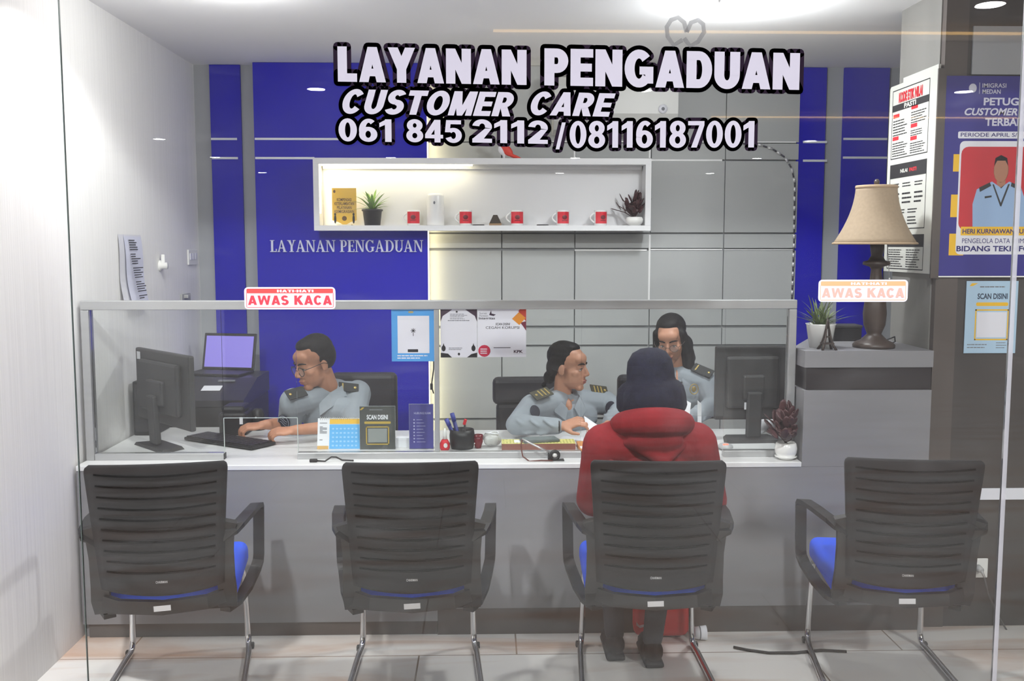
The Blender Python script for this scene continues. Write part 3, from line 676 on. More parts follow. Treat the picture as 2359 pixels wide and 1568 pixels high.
m.use(grey_ink).text('Survei', U(.04), U(.19), V(.105), V(.06), y).text('Penilaian', U(.04), U(.22), V(.155), V(.115), y).bx(U(.74), U(.99), y, y + .0002, V(.933), V(.93))
m.use(pale_print); lines(m, U(.06), U(.22), V(.94), V(.81), 3, y - .0004, 9, .5); m.build('lettering', t)

# ------------------------------------------------------------------ boards and posters on the right
Xb = XR - .012
pa = PX(2053, 205, Xb); pd = PX(2043, 622, Xb); pb = PX(2146, 170, Xb); pc = PX(2140, 633, Xb); pe = PX(2165, 147, Xb); pf = PX(2083, 190, Xb)
y0b, y1b = pe.y, pa.y; zt_, zb_ = pe.z, (pc.z + pd.z) / 2
bd = thing('notice_board', 'tall white board of printed rules on the left side of the grey pillar', 'notice board', (Xb, y1b, zb_), 0, rot=(0, 0, -PI / 2))
WB, HB = y1b - y0b, zt_ - zb_; xn = y1b - pf.y; zm = pa.z - zb_
white_b = mat('white board face', S(206, 206, 199), .6)
MB(white_b).prism([(0, 0), (WB, 0), (WB, HB), (xn, HB), (xn, zm + .006), (.01, zm + .006), (0, zm - .005)], -.004, .006).build('panel', bd, local=True)
yy = -.0045
def frm(m, x0, x1, z0, z1, w=.004):
    for q in ((x0, x1, z0, z0 + w), (x0, x1, z1 - w, z1), (x0, x0 + w, z0, z1), (x1 - w, x1, z0, z1)): m.bx(q[0], q[1], yy - .0003, yy, q[2], q[3])
W2 = WB * .78; x0 = WB * .07
zz = lambda v: zm - v * zm     # 0 = top of the lower board, 1 = bottom
m = MB(ink); frm(m, x0, x0 + W2, zz(.39), zz(.02)); m.bx(x0, x0 + W2, yy - .0004, yy, zz(.135), zz(.10)); frm(m, x0, x0 + W2, zz(.77), zz(.42)); m.bx(x0, x0 + W2, yy - .0004, yy, zz(.495), zz(.42))
frm(m, x0, x0 + W2, zz(.985), zz(.80)); m.bx(x0, x0 + W2, yy - .0004, yy, zz(.865), zz(.80)); m.build('sheet_border', bd, local=True)
m = MB(red_p).text('KODE ETIK NILAI', x0 + W2 * .18, x0 + W2 * .82, zz(.095), zz(.04), yy - .0008, .05)
for u, v in ((.04, .17), (.54, .15), (.54, .245), (.04, .29), (.54, .31)): m.bx(x0 + W2 * u, x0 + W2 * (u + .17), yy - .0004, yy, zz(v), zz(v - .02))
m.text('PASTI', x0 + W2 * .55, x0 + W2 * .74, zz(.47), zz(.45), yy - .0008, .04); m.build('red_print', bd, local=True)
m = MB(white_b).text('PASTI', x0 + W2 * .34, x0 + W2 * .66, zz(.13), zz(.104), yy - .0008, .04).text('NILAI', x0 + W2 * .3, x0 + W2 * .5, zz(.47), zz(.45), yy - .0008, .04).text('IMPORTANT', x0 + W2 * .2, x0 + W2 * .7, zz(.845), zz(.825), yy - .0008, .03); m.build('white_print', bd, local=True)
m = MB(ink)
for k, (u0, u1, v0, v1, n) in enumerate(((.04, .48, .18, .27, 6), (.54, .96, .16, .225, 5), (.54, .96, .255, .29, 3), (.04, .48, .3, .38, 6), (.54, .96, .32, .38, 5), (.04, .3, .52, .55, 2), (.37, .64, .52, .55, 2), (.7, .96, .52, .55, 2), (.04, .3, .57, .64, 3), (.37, .64, .57, .64, 3), (.7, .96, .57, .64, 3), (.2, .46, .66, .69, 2), (.54, .8, .66, .69, 2), (.2, .46, .7, .75, 3), (.54, .8, .7, .75, 3), (.04, .48, .875, .975, 8), (.54, .96, .875, .975, 8))):
    lines(m, x0 + W2 * u0, x0 + W2 * u1, zz(v1), zz(v0), n, yy - .0004, 20 + k, .38)
m.build('small_print', bd, local=True)

# large blue poster
YQ = YR - .014
pw = P(2455, 400, YQ).x - P(2172, 400, YQ).x
a = R(2171, 175, 2455, 635, YQ)
ps = thing('poster', 'large blue and yellow portrait poster on the dark wall at the right edge', 'poster', ((a[0] + a[1]) / 2, YQ, a[2]))
MB(navy_p).bx(a[0], a[1], YQ, YR - .0085, a[2], a[3]).build('sheet', ps)
MB(kick_dark).bx(a[0] - .035, a[0] - .001, YQ - .004, YR - .009, a[2] - .01, a[3] + .03).build('side_frame', ps); MB(white_gloss).bx(a[0], a[1], YQ - .003, YQ + .004, a[2] - .006, a[2] - .0005).build('bottom_rail', ps)
y = YQ - .0004
def Q(x0, y0, x1, y1): return R(x0, y0, x1, y1, YQ)
m = MB(yellow_p)
for q in ((2196, 355, 2222, 395), (2190, 448, 2220, 500), (2186, 538, 2220, 588), (2408, 355, 2430, 395), (2408, 448, 2430, 500)): b = Q(*q); m.bx(b[0], b[1], y, y + .0003, b[2], b[3])
m.build('yellow_blocks', ps)
m = MB(pale_print); b = Q(2206, 325, 2425, 586); m.rrect(b[0], b[1], b[2], b[3], y - .0003, y, .02); b = Q(2207, 303, 2424, 319); m.rrect(b[0], b[1], b[2], b[3], y - .0003, y, .006); m.build('white_card', ps)
m = MB(mat('photo red backdrop', S(196, 40, 50), .5)); b = Q(2211, 338, 2419, 530); m.rrect(b[0], b[1], b[2], b[3], y - .0006, y - .0003, .03)
cx = P(2302, 430, YQ); k = YQ / FPX
def pp(x, yv): q = P(x, yv, YQ); return (q.x, q.z)
m.use(mat('photo shirt blue', S(150, 178, 214), .6)).prism([pp(*q) for q in ((2240, 524), (2240, 470), (2250, 436), (2285, 418), (2305, 432), (2325, 418), (2352, 432), (2364, 470), (2366, 524))][::-1], y - .0009, y - .0006)
m.use(mat('photo skin', S(170, 118, 92), .6)).ell((*pp(2306, 392)[:1], y - .0009, pp(2306, 392)[1]), (.032, .0004, .052)).prism([pp(2296, 405), pp(2316, 405), pp(2316, 424), pp(2306, 434), pp(2296, 424)][::-1], y - .0009, y - .0007)
m.use(hair_m).prism([pp(*q) for q in ((2290, 382), (2293, 364), (2306, 357), (2320, 364), (2322, 382), (2316, 370), (2297, 370))][::-1], y - .0014, y - .001)
m.use(board_m).prism([pp(*q) for q in ((2255, 432), (2280, 420), (2283, 428), (2257, 442))][::-1], y - .0014, y - .001).prism([pp(*q) for q in ((2330, 420), (2352, 430), (2352, 440), (2328, 429))][::-1], y - .0014, y - .001)
m.prism([pp(*q) for q in ((2286, 425), (2289, 424), (2306, 470), (2304, 476))][::-1], y - .0014, y - .001).prism([pp(*q) for q in ((2322, 424), (2326, 424), (2306, 476), (2303, 472))][::-1], y - .0014, y - .001).prism([pp(*q) for q in ((2268, 452), (2284, 450), (2284, 454), (2268, 457))][::-1], y - .0014, y - .001)
m.build('portrait_print', ps)
b = Q(2213, 522, 2420, 542); MB(yellow_p).bx(b[0], b[1], y - .0012, y - .0009, b[2], b[3]).build('name_band', ps)
m = MB(mat('grey white print', S(206, 206, 222), .6))
def tx(mm, s, x0, y0, x1, y1, bold=0., sh=0., yo=.0006): b = Q(x0, y0, x1, y1); mm.text(s, b[0], b[1], b[2], b[3], y - yo, bold, sh)
tx(m, 'PETUGAS', 2266, 225, 2378, 243, .03); tx(m, 'CUSTOMER CARE', 2222, 249, 2412, 266, .03, .25); tx(m, 'TERBAIK', 2269, 272, 2366, 290, .03); tx(m, 'IMIGRASI', 2263, 192, 2318, 202, .01); tx(m, 'MEDAN', 2263, 206, 2305, 216, .01)
b = Q(2234, 194, 2248, 212); m.ell(((b[0] + b[1]) / 2, y, (b[2] + b[3]) / 2), (.017, .0005, .019)); b = Q(2256, 190, 2257, 216); m.bx(b[0], b[1], y - .0004, y, b[2], b[3]); m.build('heading', ps)
m = MB(mat('deep blue print', S(40, 36, 110), .6)); tx(m, 'PERIODE APRIL S/D', 2213, 306, 2355, 315, .01); tx(m, 'HERI KURNIAWAN SUPRAYOGI', 2217, 527, 2416, 538, .02, 0, .0016); tx(m, 'PENGELOLA DATA KEIMIGRASIAN', 2216, 549, 2416, 560); tx(m, 'BIDANG TEKINFOKOM', 2203, 566, 2420, 579, .03); m.build('lettering', ps)

# pale blue notice under the poster
t, U, V, y = sheet('notice', 'pale blue SCAN DISINI notice on the dark wall below the big poster', 'notice', 2223, 647, 2342, 813, YR - .0025, mat('pale blue print', S(172, 200, 222), .6), .002)
m = MB(yellow_p).rrect(U(.2), U(.82), V(.345), V(.295), y, y + .0003, .006); frm2 = [(.19, .84, .39, .41), (.19, .84, .8, .82), (.19, .215, .39, .82), (.815, .84, .39, .82)]
for u0, u1, v0, v1 in frm2: m.bx(U(u0), U(u1), y, y + .0003, V(v1), V(v0))
m.prism([(U(.06), V(.07)), (U(.1), V(.03)), (U(.22), V(.03)), (U(.12), V(.07))], y, y + .0003); m.build('yellow_print', t)
MB(pale_print).bx(U(.23), U(.8), y, y + .0003, V(.78), V(.43)).build('pale_square', t)
m = MB(mat('slate print', S(50, 62, 84), .6)).text('SCAN DISINI', U(.22), U(.8), V(.25), V(.17), y, .03); m.use(grey_ink); lines(m, U(.26), U(.82), V(.1), V(.06), 1, y, 40, .4); lines(m, U(.06), U(.5), V(.94), V(.86), 2, y, 41, .3); lines(m, U(.62), U(.85), V(.94), V(.84), 3, y, 42, .3); m.build('lettering', t)

# wall socket with plug
a = R(2238, 1285, 2274, 1329, YR - .001)
t = thing('wall_socket', 'white wall socket with a plug and grey cable on the dark wall', 'socket', ((a[0] + a[1]) / 2, YR, a[2]))
MB(white_gloss).box(((a[0] + a[1]) / 2, YR - .004, (a[2] + a[3]) / 2), (a[1] - a[0], .009, a[3] - a[2]), None, .003).build('plate', t)
c = P(2253, 1308, YR - .01); MB(mat('grey plug', S(176, 176, 176), .4)).cyl((c.x, YR - .009, c.z), (c.x, YR - .04, c.z), .016, .012).cyl((c.x, YR - .04, c.z), (c.x + .012, YR - .046, c.z - .03), .006, .005).build('plug', t)
MB(mat('grey cable', S(90, 88, 88), .5)).tube([(c.x + .012, YR - .046, c.z - .03), (c.x + .03, YR - .045, c.z - .1), (c.x + .08, YR - .04, c.z - .2), (c.x + .16, YR - .05, c.z - .33), (c.x + .3, YR - .07, .012)], .0045, 8).build('cable', t)

# ------------------------------------------------------------------ left wall
pz = PX(322, 541, XL); p0 = PX(270, 548, XL); p1 = PX(322, 690, XL)
t = thing('wall_notice', 'long curling printed sheet pinned to the streaked left wall', 'notice', (XL, (pz.y + p0.y) / 2, p1.z))
mm = MB(mat('curled sheet', S(214, 214, 220), .7)); N = 10; ya, yb = p0.y, pz.y; za, zb2 = pz.z, p1.z
vs = []; fs = []
for i in range(N + 1):
    z = za + (zb2 - za) * i / N; q = .004 + .02 * (i / N) ** 2
    for j in range(5): vs.append((XL + q * (1 - .5 * abs(j / 4 - .4)) + .004 * math.sin(i * .7), ya + (yb - ya) * j / 4, z))
for i in range(N):
    for j in range(4): fs.append((i * 5 + j, i * 5 + j + 1, (i + 1) * 5 + j + 1, (i + 1) * 5 + j))
mm.add(vs, fs, True); mm.build('backing_sheet', t)
mm = MB(mat('notice lilac', S(208, 210, 226), .7)); mm.add([(v[0] + .004 + .012 * ((za - v[2]) / (za - zb2)), ya + .06 + (v[1] - ya) * .78, v[2] - .008) for v in vs], fs, True); mm.build('sheet', t)
mm = MB(ink); rnd = random.Random(3)
for k in range(26):
    f = .06 + .9 * k / 26
    if k % 6 == 5: continue
    z = za + (zb2 - za) * f - .008; x = XL + .012 + .03 * f + .02 * f * f
    yl = ya + .06 + (yb - ya) * .78 * .2; mm.bx(x, x + .0006, yl, yl + (yb - ya) * (.2 + .25 * rnd.random()), z - .0022, z + .0022)
mm.build('lettering', t)
p = PX(440, 592, XL); q0 = PX(431, 575, XL); q1 = PX(452, 609, XL)
t = thing('light_switch', 'white triple light switch near the back corner of the left wall', 'switch', (XL, p.y, p.z))
MB(white_gloss).bx(XL, XL + .009, q0.y, q1.y, q1.z, q0.z, .002).build('plate', t)
w3 = (q1.y - q0.y) / 3.6
for k in range(3): MB(pale_print).bx(XL + .0085, XL + .014, q0.y + .02 + k * w3, q0.y + .02 + (k + .8) * w3, q1.z + .03, q0.z - .02, .002).build('rocker', t)
p = PX(368, 612, XL); o = MB(white_gloss).lathe([(0, 0), (.03, 0), (.03, .006), (.018, .012), (.018, .04), (0, .042)], p, M=Matrix.Rotation(PI / 2, 3, 'Y')).box((XL + .02, p.y, p.z + .03), (.02, .02, .06), None, .004).build('wall_hook', loc=p); tag(o, 'small white hook on the left wall between sheet and switch', 'hook')
p = PX(425, 686, XL); o = MB(mat('grey outlet', S(170, 170, 170), .5)).box((XL + .006, p.y, p.z), (.012, .16, .05), None, .003).box((XL + .02, p.y - .02, p.z + .01), (.03, .05, .02), None, .004).build('wall_outlet', loc=p); tag(o, 'small grey outlet low on the left wall just above the screen rail', 'outlet')

# ------------------------------------------------------------------ air conditioner above the shelf
AY = YB - .25; a = R(1277, 178, 1562, 278, AY)
t = thing('air_conditioner', 'white wall air conditioner above the shelf behind the lettering', 'air conditioner', ((a[0] + a[1]) / 2, AY, a[2]))
prof = [(AY, a[3]), (AY - .012, a[3] - .05), (AY - .012, a[2] + .04), (AY + .01, a[2]), (AY + .06, a[2] - .045), (YB - .03, a[2] - .06), (YB - .03, a[3] + .02), (AY + .05, a[3] + .02)]
n = len(prof); m = MB(mat('air conditioner shell', S(200, 200, 197), .4)); m.add([(a[0], y_, z_) for y_, z_ in prof] + [(a[1], y_, z_) for y_, z_ in prof], [tuple(range(n)), tuple(range(2 * n - 1, n - 1, -1))] + [(i, (i + 1) % n, n + (i + 1) % n, n + i) for i in range(n)]); m.build('casing', t)
MB(MATS['grey outlet']).box(((a[0] + a[1]) / 2, AY + .033, a[2] - .026), ((a[1] - a[0]) * .9, .012, .05), Euler((.85, 0, 0)), .003).build('louvre', t)
c = P(1527, 251, AY - .014); m = MB(pale_print).lathe([(0, 0), (.022, 0), (.026, .004), (.026, .01), (0, .01)], (c.x, AY - .012, c.z), M=Matrix.Rotation(PI / 2, 3, 'X')); m.use(grey_ink).lathe([(0, .0101), (.010, .0101), (.009, .013), (0, .013)], (c.x, AY - .012, c.z), M=Matrix.Rotation(PI / 2, 3, 'X')); m.build('badge', t)

# ------------------------------------------------------------------ things on and in the shelf
ZS = iz0
def leafblade(mb, base, az, L, w, el, droop, n=6):
    vs = []; fs = []; d = Vector((math.cos(az), math.sin(az), 0)); sd = Vector((-math.sin(az), math.cos(az), 0)); p = Vector(base); e = el
    for i in range(n + 1):
        t_ = i / n; ww = w * (math.sin(PI * min(1, t_ * .85 + .15)) ** .7) if i < n else 0.0005
        vs += [p + sd * ww, p + Vector((0, 0, -.25 * ww)), p - sd * ww]
        p = p + (d * math.cos(e) + Vector((0, 0, math.sin(e)))) * (L / n); e -= droop / n
    for i in range(n):
        for j in (0, 1): fs.append((i * 3 + j, i * 3 + j + 1, i * 3 + j + 4, i * 3 + j + 3))
    mb.add(vs, fs, True)
def roundleaf(mb, c, nrm, ln, r):
    nrm = Vector(nrm).normalized(); M = nrm.to_track_quat('Z', 'Y').to_matrix(); mb.ell(c, (ln, r, .0015), M, 8)
SY = YB - .20
# certificate
a = R(765, 433, 821, 517, SY)
t = thing('award_plaque', 'yellow acrylic plaque with a pointed base at the left end of the shelf', 'plaque', ((a[0] + a[1]) / 2, SY, ZS))
W, H = a[1] - a[0], a[3] - ZS
gold_p = mat('mustard plaque', S(222, 178, 54), .4)
MB(gold_p).prism([(a[0], ZS + .14 * H), (a[0], a[3]), (a[1], a[3]), (a[1], ZS + .14 * H), (a[1] - W * .25, ZS + .02), (a[1] - W * .5, ZS + .0), (a[0] + W * .25, ZS + .02)], SY, SY + .006).build('plate', t)
m = MB(mat('brown print', S(96, 70, 30), .6))
for k, s_ in enumerate(('KOMPENSASI', 'KETERLAMBATAN', 'PELAYANAN', 'KEIMIGRASIAN')):
    hw = W * (.3 if k in (0, 2) else .4); zc = a[3] - H * (.31 + .105 * k); m.text(s_, (a[0] + a[1]) / 2 - hw, (a[0] + a[1]) / 2 + hw, zc - .009, zc + .009, SY - .0006, .02)
m.ell(((a[0] + a[1]) / 2, SY - .0004, ZS + H * .19), (W * .1, .0005, W * .1)); m.ell((a[0] + W * .1, SY - .0004, a[3] - H * .09), (.007, .0005, .009)); m.build('lettering', t)
m = MB(ink)
for sx in (-.38, .38):
    m = MB(ink); m.ell(((a[0] + a[1]) / 2 + sx * W, SY - .001, ZS + H * .17), (.007, .001, .026)).ell(((a[0] + a[1]) / 2 + sx * W, SY - .001, ZS + H * .3), (.006, .001, .008)); m.build('figure_print', t)
MB(mat('clear base', S(220, 214, 190), .2)).bx(a[0] + W * .2, a[1] - W * .2, SY - .03, SY + .05, ZS, ZS + .006).build('base', t)
# green plant
c = P(858, 517, SY); c.z = ZS
t = thing('potted_plant', 'bright green strappy plant in a black pot on the shelf', 'plant', c)
MB(black_plastic).lathe([(.0, 0), (.046, 0), (.056, .082), (.062, .084), (.062, .094), (.054, .094), (.05, .08), (0, .08)], c).build('pot', t)
MB(soil).lathe([(0, .081), (.0515, .081), (.0, .086)], c).build('soil', t)
m = MB(mat('lime leaf', S(128, 168, 58), .5, noise=((30, 30, 30), .3))); rnd = random.Random(5)
for k in range(26): leafblade(m, c + Vector((0, 0, .085)), k * 2.4 + rnd.random() * .5, .09 + .06 * rnd.random(), .010, 1.5 - 1.15 * k / 26, .5 + .5 * rnd.random())
m.build('leaves', t)
# mugs
mug_w = mat('mug white', S(236, 236, 236), .25); mug_r = mat('mug red print', S(216, 34, 52), .4)
def mug(c):
    t = thing('mug', '', 'mug', c, 0, 'red printed mugs on the shelf')
    MB(mug_w).lathe([(0, 0), (.034, 0), (.037, .003), (.037, .088), (.035, .09), (.0335, .088), (.0335, .006), (0, .005)], c, 28).build('cup', t)
    vs = []; fs = []
    for i in range(15):
        an = -PI / 2 + (i / 14 - .5) * 2.5
        for z in (.012, .08): vs.append((c.x + .0376 * math.cos(an), c.y + .0376 * math.sin(an), c.z + z))
    for i in range(14): fs.append((2 * i, 2 * i + 2, 2 * i + 3, 2 * i + 1))
    m = MB(mug_r).add(vs, fs, True); m.build('red_print', t)
    m = MB(mat('mug dark print', S(110, 24, 34), .4)).text('KODE ETIK', c.x - .018, c.x + .018, c.z + .024, c.z + .03, c.y - .0392, .02)
    m = MB(MATS['mug dark print']).ell((c.x, c.y - .0378, c.z + .048), (.015, .0012, .013)); m.bx(c.x - .017, c.x + .017, c.y - .0388, c.y - .0378, c.z + .028, c.z + .032); m.build('emblem', t)
    MB(mug_w).tube([c + Vector((-.035 - .028 * math.sin(PI * i / 10) ** .8, .004, .018 + .055 * i / 10)) for i in range(11)], .005, 8).build('handle', t)
    return t
mx = (953, 1073, 1191, 1296, 1383); mc = [Vector((P(x, 517, SY).x, SY, ZS)) for x in mx]
m0 = mug(mc[0]); ml = ('red printed mug beside the white bottle, leftmost of five', 'red printed mug between the white bottle and the dark pyramid', 'red printed mug just right of the dark pyramid on the shelf', 'red printed mug second from the right on the shelf', 'red printed mug on the shelf nearest the burgundy plant')
m0['label'] = ml[0]
for k in range(1, 5): dup(m0, mc[k], rotz=(0, 0, .05, .25, .3)[k], label=ml[k])
# bottle
c = Vector((P(1003, 517, SY).x, SY + .02, ZS)); t = thing('dispenser_bottle', 'plain white dispenser bottle on the shelf between two red mugs', 'bottle', c)
MB(mug_w).lathe([(0, 0), (.05, 0), (.053, .006), (.05, .08), (.05, .17), (.046, .182), (.03, .187), (0, .188)], c).build('body', t)
MB(grey_ink).ell((c.x - .004, c.y - .0498, c.z + .132), (.006, .002, .009)).build('spout', t)
# pyramid on tray
c = Vector((P(1141, 517, SY).x, SY, ZS)); t = thing('ornament', 'small dark cut pyramid on a wooden tray among the shelf mugs', 'ornament', c)
MB(mat('light wood', S(150, 122, 92), .6)).bx(c.x - .036, c.x + .036, c.y - .03, c.y + .03, c.z, c.z + .014, .002).build('tray', t)
m = MB(mat('smoky pyramid', S(66, 58, 50), .35)); v = [(sx * .034, sy * .034, .0145) for sx, sy in ((-1, -1), (1, -1), (1, 1), (-1, 1))] + [(sx * .012, sy * .012, .062) for sx, sy in ((-1, -1), (1, -1), (1, 1), (-1, 1))]
m.add([c + Vector(q) for q in v], [(0, 1, 2, 3), (7, 6, 5, 4)] + [(i, (i + 1) % 4, 4 + (i + 1) % 4, 4 + i) for i in range(4)]); m.build('pyramid', t)
for x, lb in ((1102, 'flat dark coaster on the shelf beside the second red mug'), (1250, 'flat dark coaster on the shelf left of the fourth red mug')):
    c = Vector((P(x, 517, SY - .01).x, SY - .015, ZS)); o = MB(black_plastic).lathe([(0, 0), (.034, 0), (.036, .003), (.034, .006), (0, .005)], c).build('coaster', loc=c); tag(o, lb, 'coaster', 'coasters on the shelf')
# burgundy plant maker
def red_plant(c, label, s, pot_prof, seed, n=46, ymax=99, xmax=99):
    t = thing('potted_plant', label, 'plant', c)
    MB(white_gloss).lathe([(r * s, z * s) for r, z in pot_prof], c).build('pot', t); zt = max(z for r, z in pot_prof) * s
    rr = pot_prof[-2][0] * s
    MB(soil).lathe([(0, zt - .012 * s), (rr, zt - .012 * s), (0, zt - .004 * s)], c).build('soil', t)
    m = MB(leaf_r); st = MB(mat('stem brown', S(70, 44, 40), .7)); rnd = random.Random(seed)
    for k in range(n):
        az = rnd.random() * 2 * PI; el = .25 + rnd.random() * 1.2; L = s * (.05 + .1 * rnd.random())
        d = Vector((math.cos(az) * math.cos(el), math.sin(az) * math.cos(el), math.sin(el))); b = c + Vector((0, 0, zt - .008 * s)); q = b + d * L + Vector((0, 0, .02 * s))
        if q.y > ymax: q.y = 2 * ymax - q.y if q.y - ymax < .1 else ymax - .02
        q.x = min(q.x, xmax)
        if k % 3 == 0: st.tube([b, b.lerp(q, .5) + Vector((0, 0, .01 * s)), q], .0025 * s, 6)
        M = (d + Vector((rnd.random() - .5, rnd.random() - .5, rnd.random() * .9))).normalized().to_track_quat('X', 'Z').to_matrix()
        m.ell(q, (.034 * s, .017 * s, .0028 * s), M, 8)
    m.build('leaves', t); st.build('stems', t)
    return t
red_plant(Vector((P(1461, 517, SY).x, SY - .005, ZS)), 'burgundy leafy plant in a white pot at the right end of the shelf', .9, [(0, 0), (.035, 0), (.055, .02), (.058, .04), (.05, .056), (.044, .056), (.044, .05)], 11)
# bird ornament on top of the shelf
c = Vector((P(1165, 364, YB - .2).x, YB - .18, sz1)); t = thing('ornament', 'small red and white bird ornament standing on top of the shelf', 'ornament', c)
M = Euler((0, .7, 0)).to_matrix(); 
m = MB(mat('ornament red', S(214, 62, 48), .5)); m.ell(c + Vector((.005, 0, .055)), (.026, .022, .05), Euler((0, -.75, 0)).to_matrix()).ell(c + Vector((.05, 0, .016)), (.05, .014, .011), Euler((0, .35, 0)).to_matrix()); m.organic('body', t, .004, 2)
m = MB(pale_print); m.ell(c + Vector((-.025, 0, .05)), (.018, .018, .03), Euler((0, -.4, 0)).to_matrix()).cap(c + Vector((-.01, 0, .03)), c + Vector((-.008, 0, .006)), .008, .006, 8); m.organic('breast', t, .004, 2)
m = MB(mat('ornament grey', S(120, 120, 120), .5)); m.ell(c + Vector((-.04, 0, .1)), (.02, .016, .018)).cap(c + Vector((-.052, 0, .1)), c + Vector((-.075, 0, .094)), .007, .002, 8); m.organic('head', t, .004, 2)
# ------------------------------------------------------------------ desk equipment
def onz(px, Y, Z=ZC): return Vector((P(px, 900, Y).x, Y, Z))
screen_dk = mat('dark screen', S(20, 22, 28), .15)
def monitor(name, label, loc, rz, W, H, zb, base_w, base_d, lab, off=0.):
    t = thing(name, label, 'monitor', loc, rz)
    m = MB(dark_plastic if name == 'computer_monitor' else black_plastic)
    m.box((0, .012, zb + H / 2), (W, .028, H), None, .008); m.box((0, -.012, zb + H / 2 + .005), (W * .72, .03, H * .7), None, .012); m.box((0, -.03, zb + H * .45), (W * .3, .03, H * .34), None, .01)
    h = m.build('housing', t, local=True)
    MB(screen_dk).bx(-W / 2 + .01, W / 2 - .01, .0262, .0275, zb + .012, zb + H - .012).build('screen', t, local=True)
    MB(dark_plastic).box((off, -.045, .03 + zb * .5 + .05), (.07, .03, zb + .12), Euler((.05, 0, 0)), .008).build('neck', t, local=True)
    bp = [(-base_w / 2, -base_d * .3), (base_w / 2, -base_d * .3), (base_w / 2 * .75, base_d * .7), (-base_w / 2 * .75, base_d * .7)]
    n = 4; m = MB(dark_plastic); m.add([(off + x, y - .04, 0) for x, y in bp] + [(off + x * .9, y * .9 - .04, .014) for x, y in bp], [(3, 2, 1, 0), (4, 5, 6, 7)] + [(i, (i + 1) % 4, 4 + (i + 1) % 4, 4 + i) for i in range(4)]); m.build('base', t, local=True)
    lx, lz, lw, lh = lab
    d = -.0005 if abs(lx) > W * .36 or lz > zb + H * .86 else -.0275
    MB(paper).bx(lx - lw / 2, lx + lw / 2, (-.003 if d == -.0005 else d) , d + .0002, lz - lh / 2, lz + lh / 2).build('sticker', t, local=True)
    return t
monitor('computer_monitor', 'dark grey monitor seen from behind at the left end of the counter', (-1.48, 4.46, ZC), math.radians(-47), .545, .335, .105, .30, .12, (-.235, .405, .035, .035))
c = onz(1730, 4.56)
a = R(1647, 797, 1816, 966, 4.56)
monitor('computer_monitor', 'large black monitor seen from behind near the right end of the counter', ((a[0] + a[1]) / 2, 4.56, ZC), math.radians(2), a[1] - a[0], a[3] - a[2], a[2] - ZC, .30, .16, (-.002, a[2] - ZC + .07, .078, .034))
# computer tower
t = thing('computer_tower', 'black computer tower standing against the left wall behind the monitor', 'computer', (-1.66, 4.83, ZC))
MB(black_plastic).bx(-1.715, -1.605, 4.735, 4.935, ZC, ZC + .265, .006).build('case', t); MB(dark_plastic).bx(-1.705, -1.615, 4.731, 4.7345, ZC + .02, ZC + .25).build('rear_panel', t)
# printer with slanted top
t = thing('printer', 'big black office printer with slanted top beside the left wall', 'printer', (-1.5, 5.3, 0))
X0, X1 = -1.70, P(568, 930, 5.1).x
MB(black_plastic).bx(X0, X1, 5.06, 5.62, 0, .84, .01).build('body', t)
pr = [(5.04, .84), (5.04, .872), (5.36, .95), (5.64, .95), (5.64, .84)]; n = 5
m = MB(mat('printer lid black', S(36, 35, 40), .35)); m.add([(X0, y, z) for y, z in pr] + [(X1, y, z) for y, z in pr], [tuple(range(n)), tuple(range(2 * n - 1, n - 1, -1))] + [(i, (i + 1) % n, n + (i + 1) % n, n + i) for i in range(n)]); m.build('lid', t)
q = Euler((math.atan2(.078, .32), 0, 0)); MB(paper).box((P(488, 890, 5.2).x, 5.2, .872 + .078 * .5 + .003), (.1, .07, .001), q).build('label', t)
MB(grey_ink).box((P(520, 880, 5.28).x, 5.3, .872 + .078 * .81 + .004), (.09, .02, .004), q).build('buttons', t)
# laptop on the printer
t = thing('laptop', 'open laptop with a violet screen on top of the printer', 'laptop', (-1.5, 5.5, .95), math.radians(-12))
MB(black_plastic).bx(-.16, .16, -.1, .1, 0, .014, .004).build('base', t, local=True)
q = Euler((math.radians(-14), 0, 0)); MB(black_plastic).box((0, .122, .115), (.32, .01, .21), q, .004).build('lid', t, local=True)
MB(mat('violet screen', S(120, 110, 190), .3, emit=S(130, 118, 200), estr=.5)).box((0, .1155, .115), (.29, .0014, .18), q).build('screen', t, local=True)
# desk devices behind the opening
a = R(503, 937, 566, 985, 4.72)
t = thing('label_printer', 'small black device with a white label behind the keyboard', 'device', ((a[0] + a[1]) / 2, 4.78, ZC))
m = MB(black_plastic); m.bx(a[0], a[1], 4.72, 4.88, ZC, a[3] - .03, .012); m.bx(a[0] + .01, a[1] - .01, 4.73, 4.87, a[3] - .035, a[3], .015); m.build('body', t); MB(paper).bx(a[1] - .03, a[1] - .014, 4.7185, 4.7195, a[3] - .085, a[3] - .05).build('label', t)
a = R(571, 943, 606, 975, 4.85); t = thing('desk_phone', 'small black domed gadget beside the labelled device', 'device', ((a[0] + a[1]) / 2, 4.85, ZC))
c = Vector((P(592, 900, 4.87).x, 4.88, ZC)); MB(black_plastic).lathe([(0, 0), (.034, 0), (.034, .05), (.032, .085), (.02, .105), (0, .11)], c).build('body', t)
MB(silver).ell(c + Vector((-.004, -.0335, .066)), (.005, .002, .005)).build('button', t)
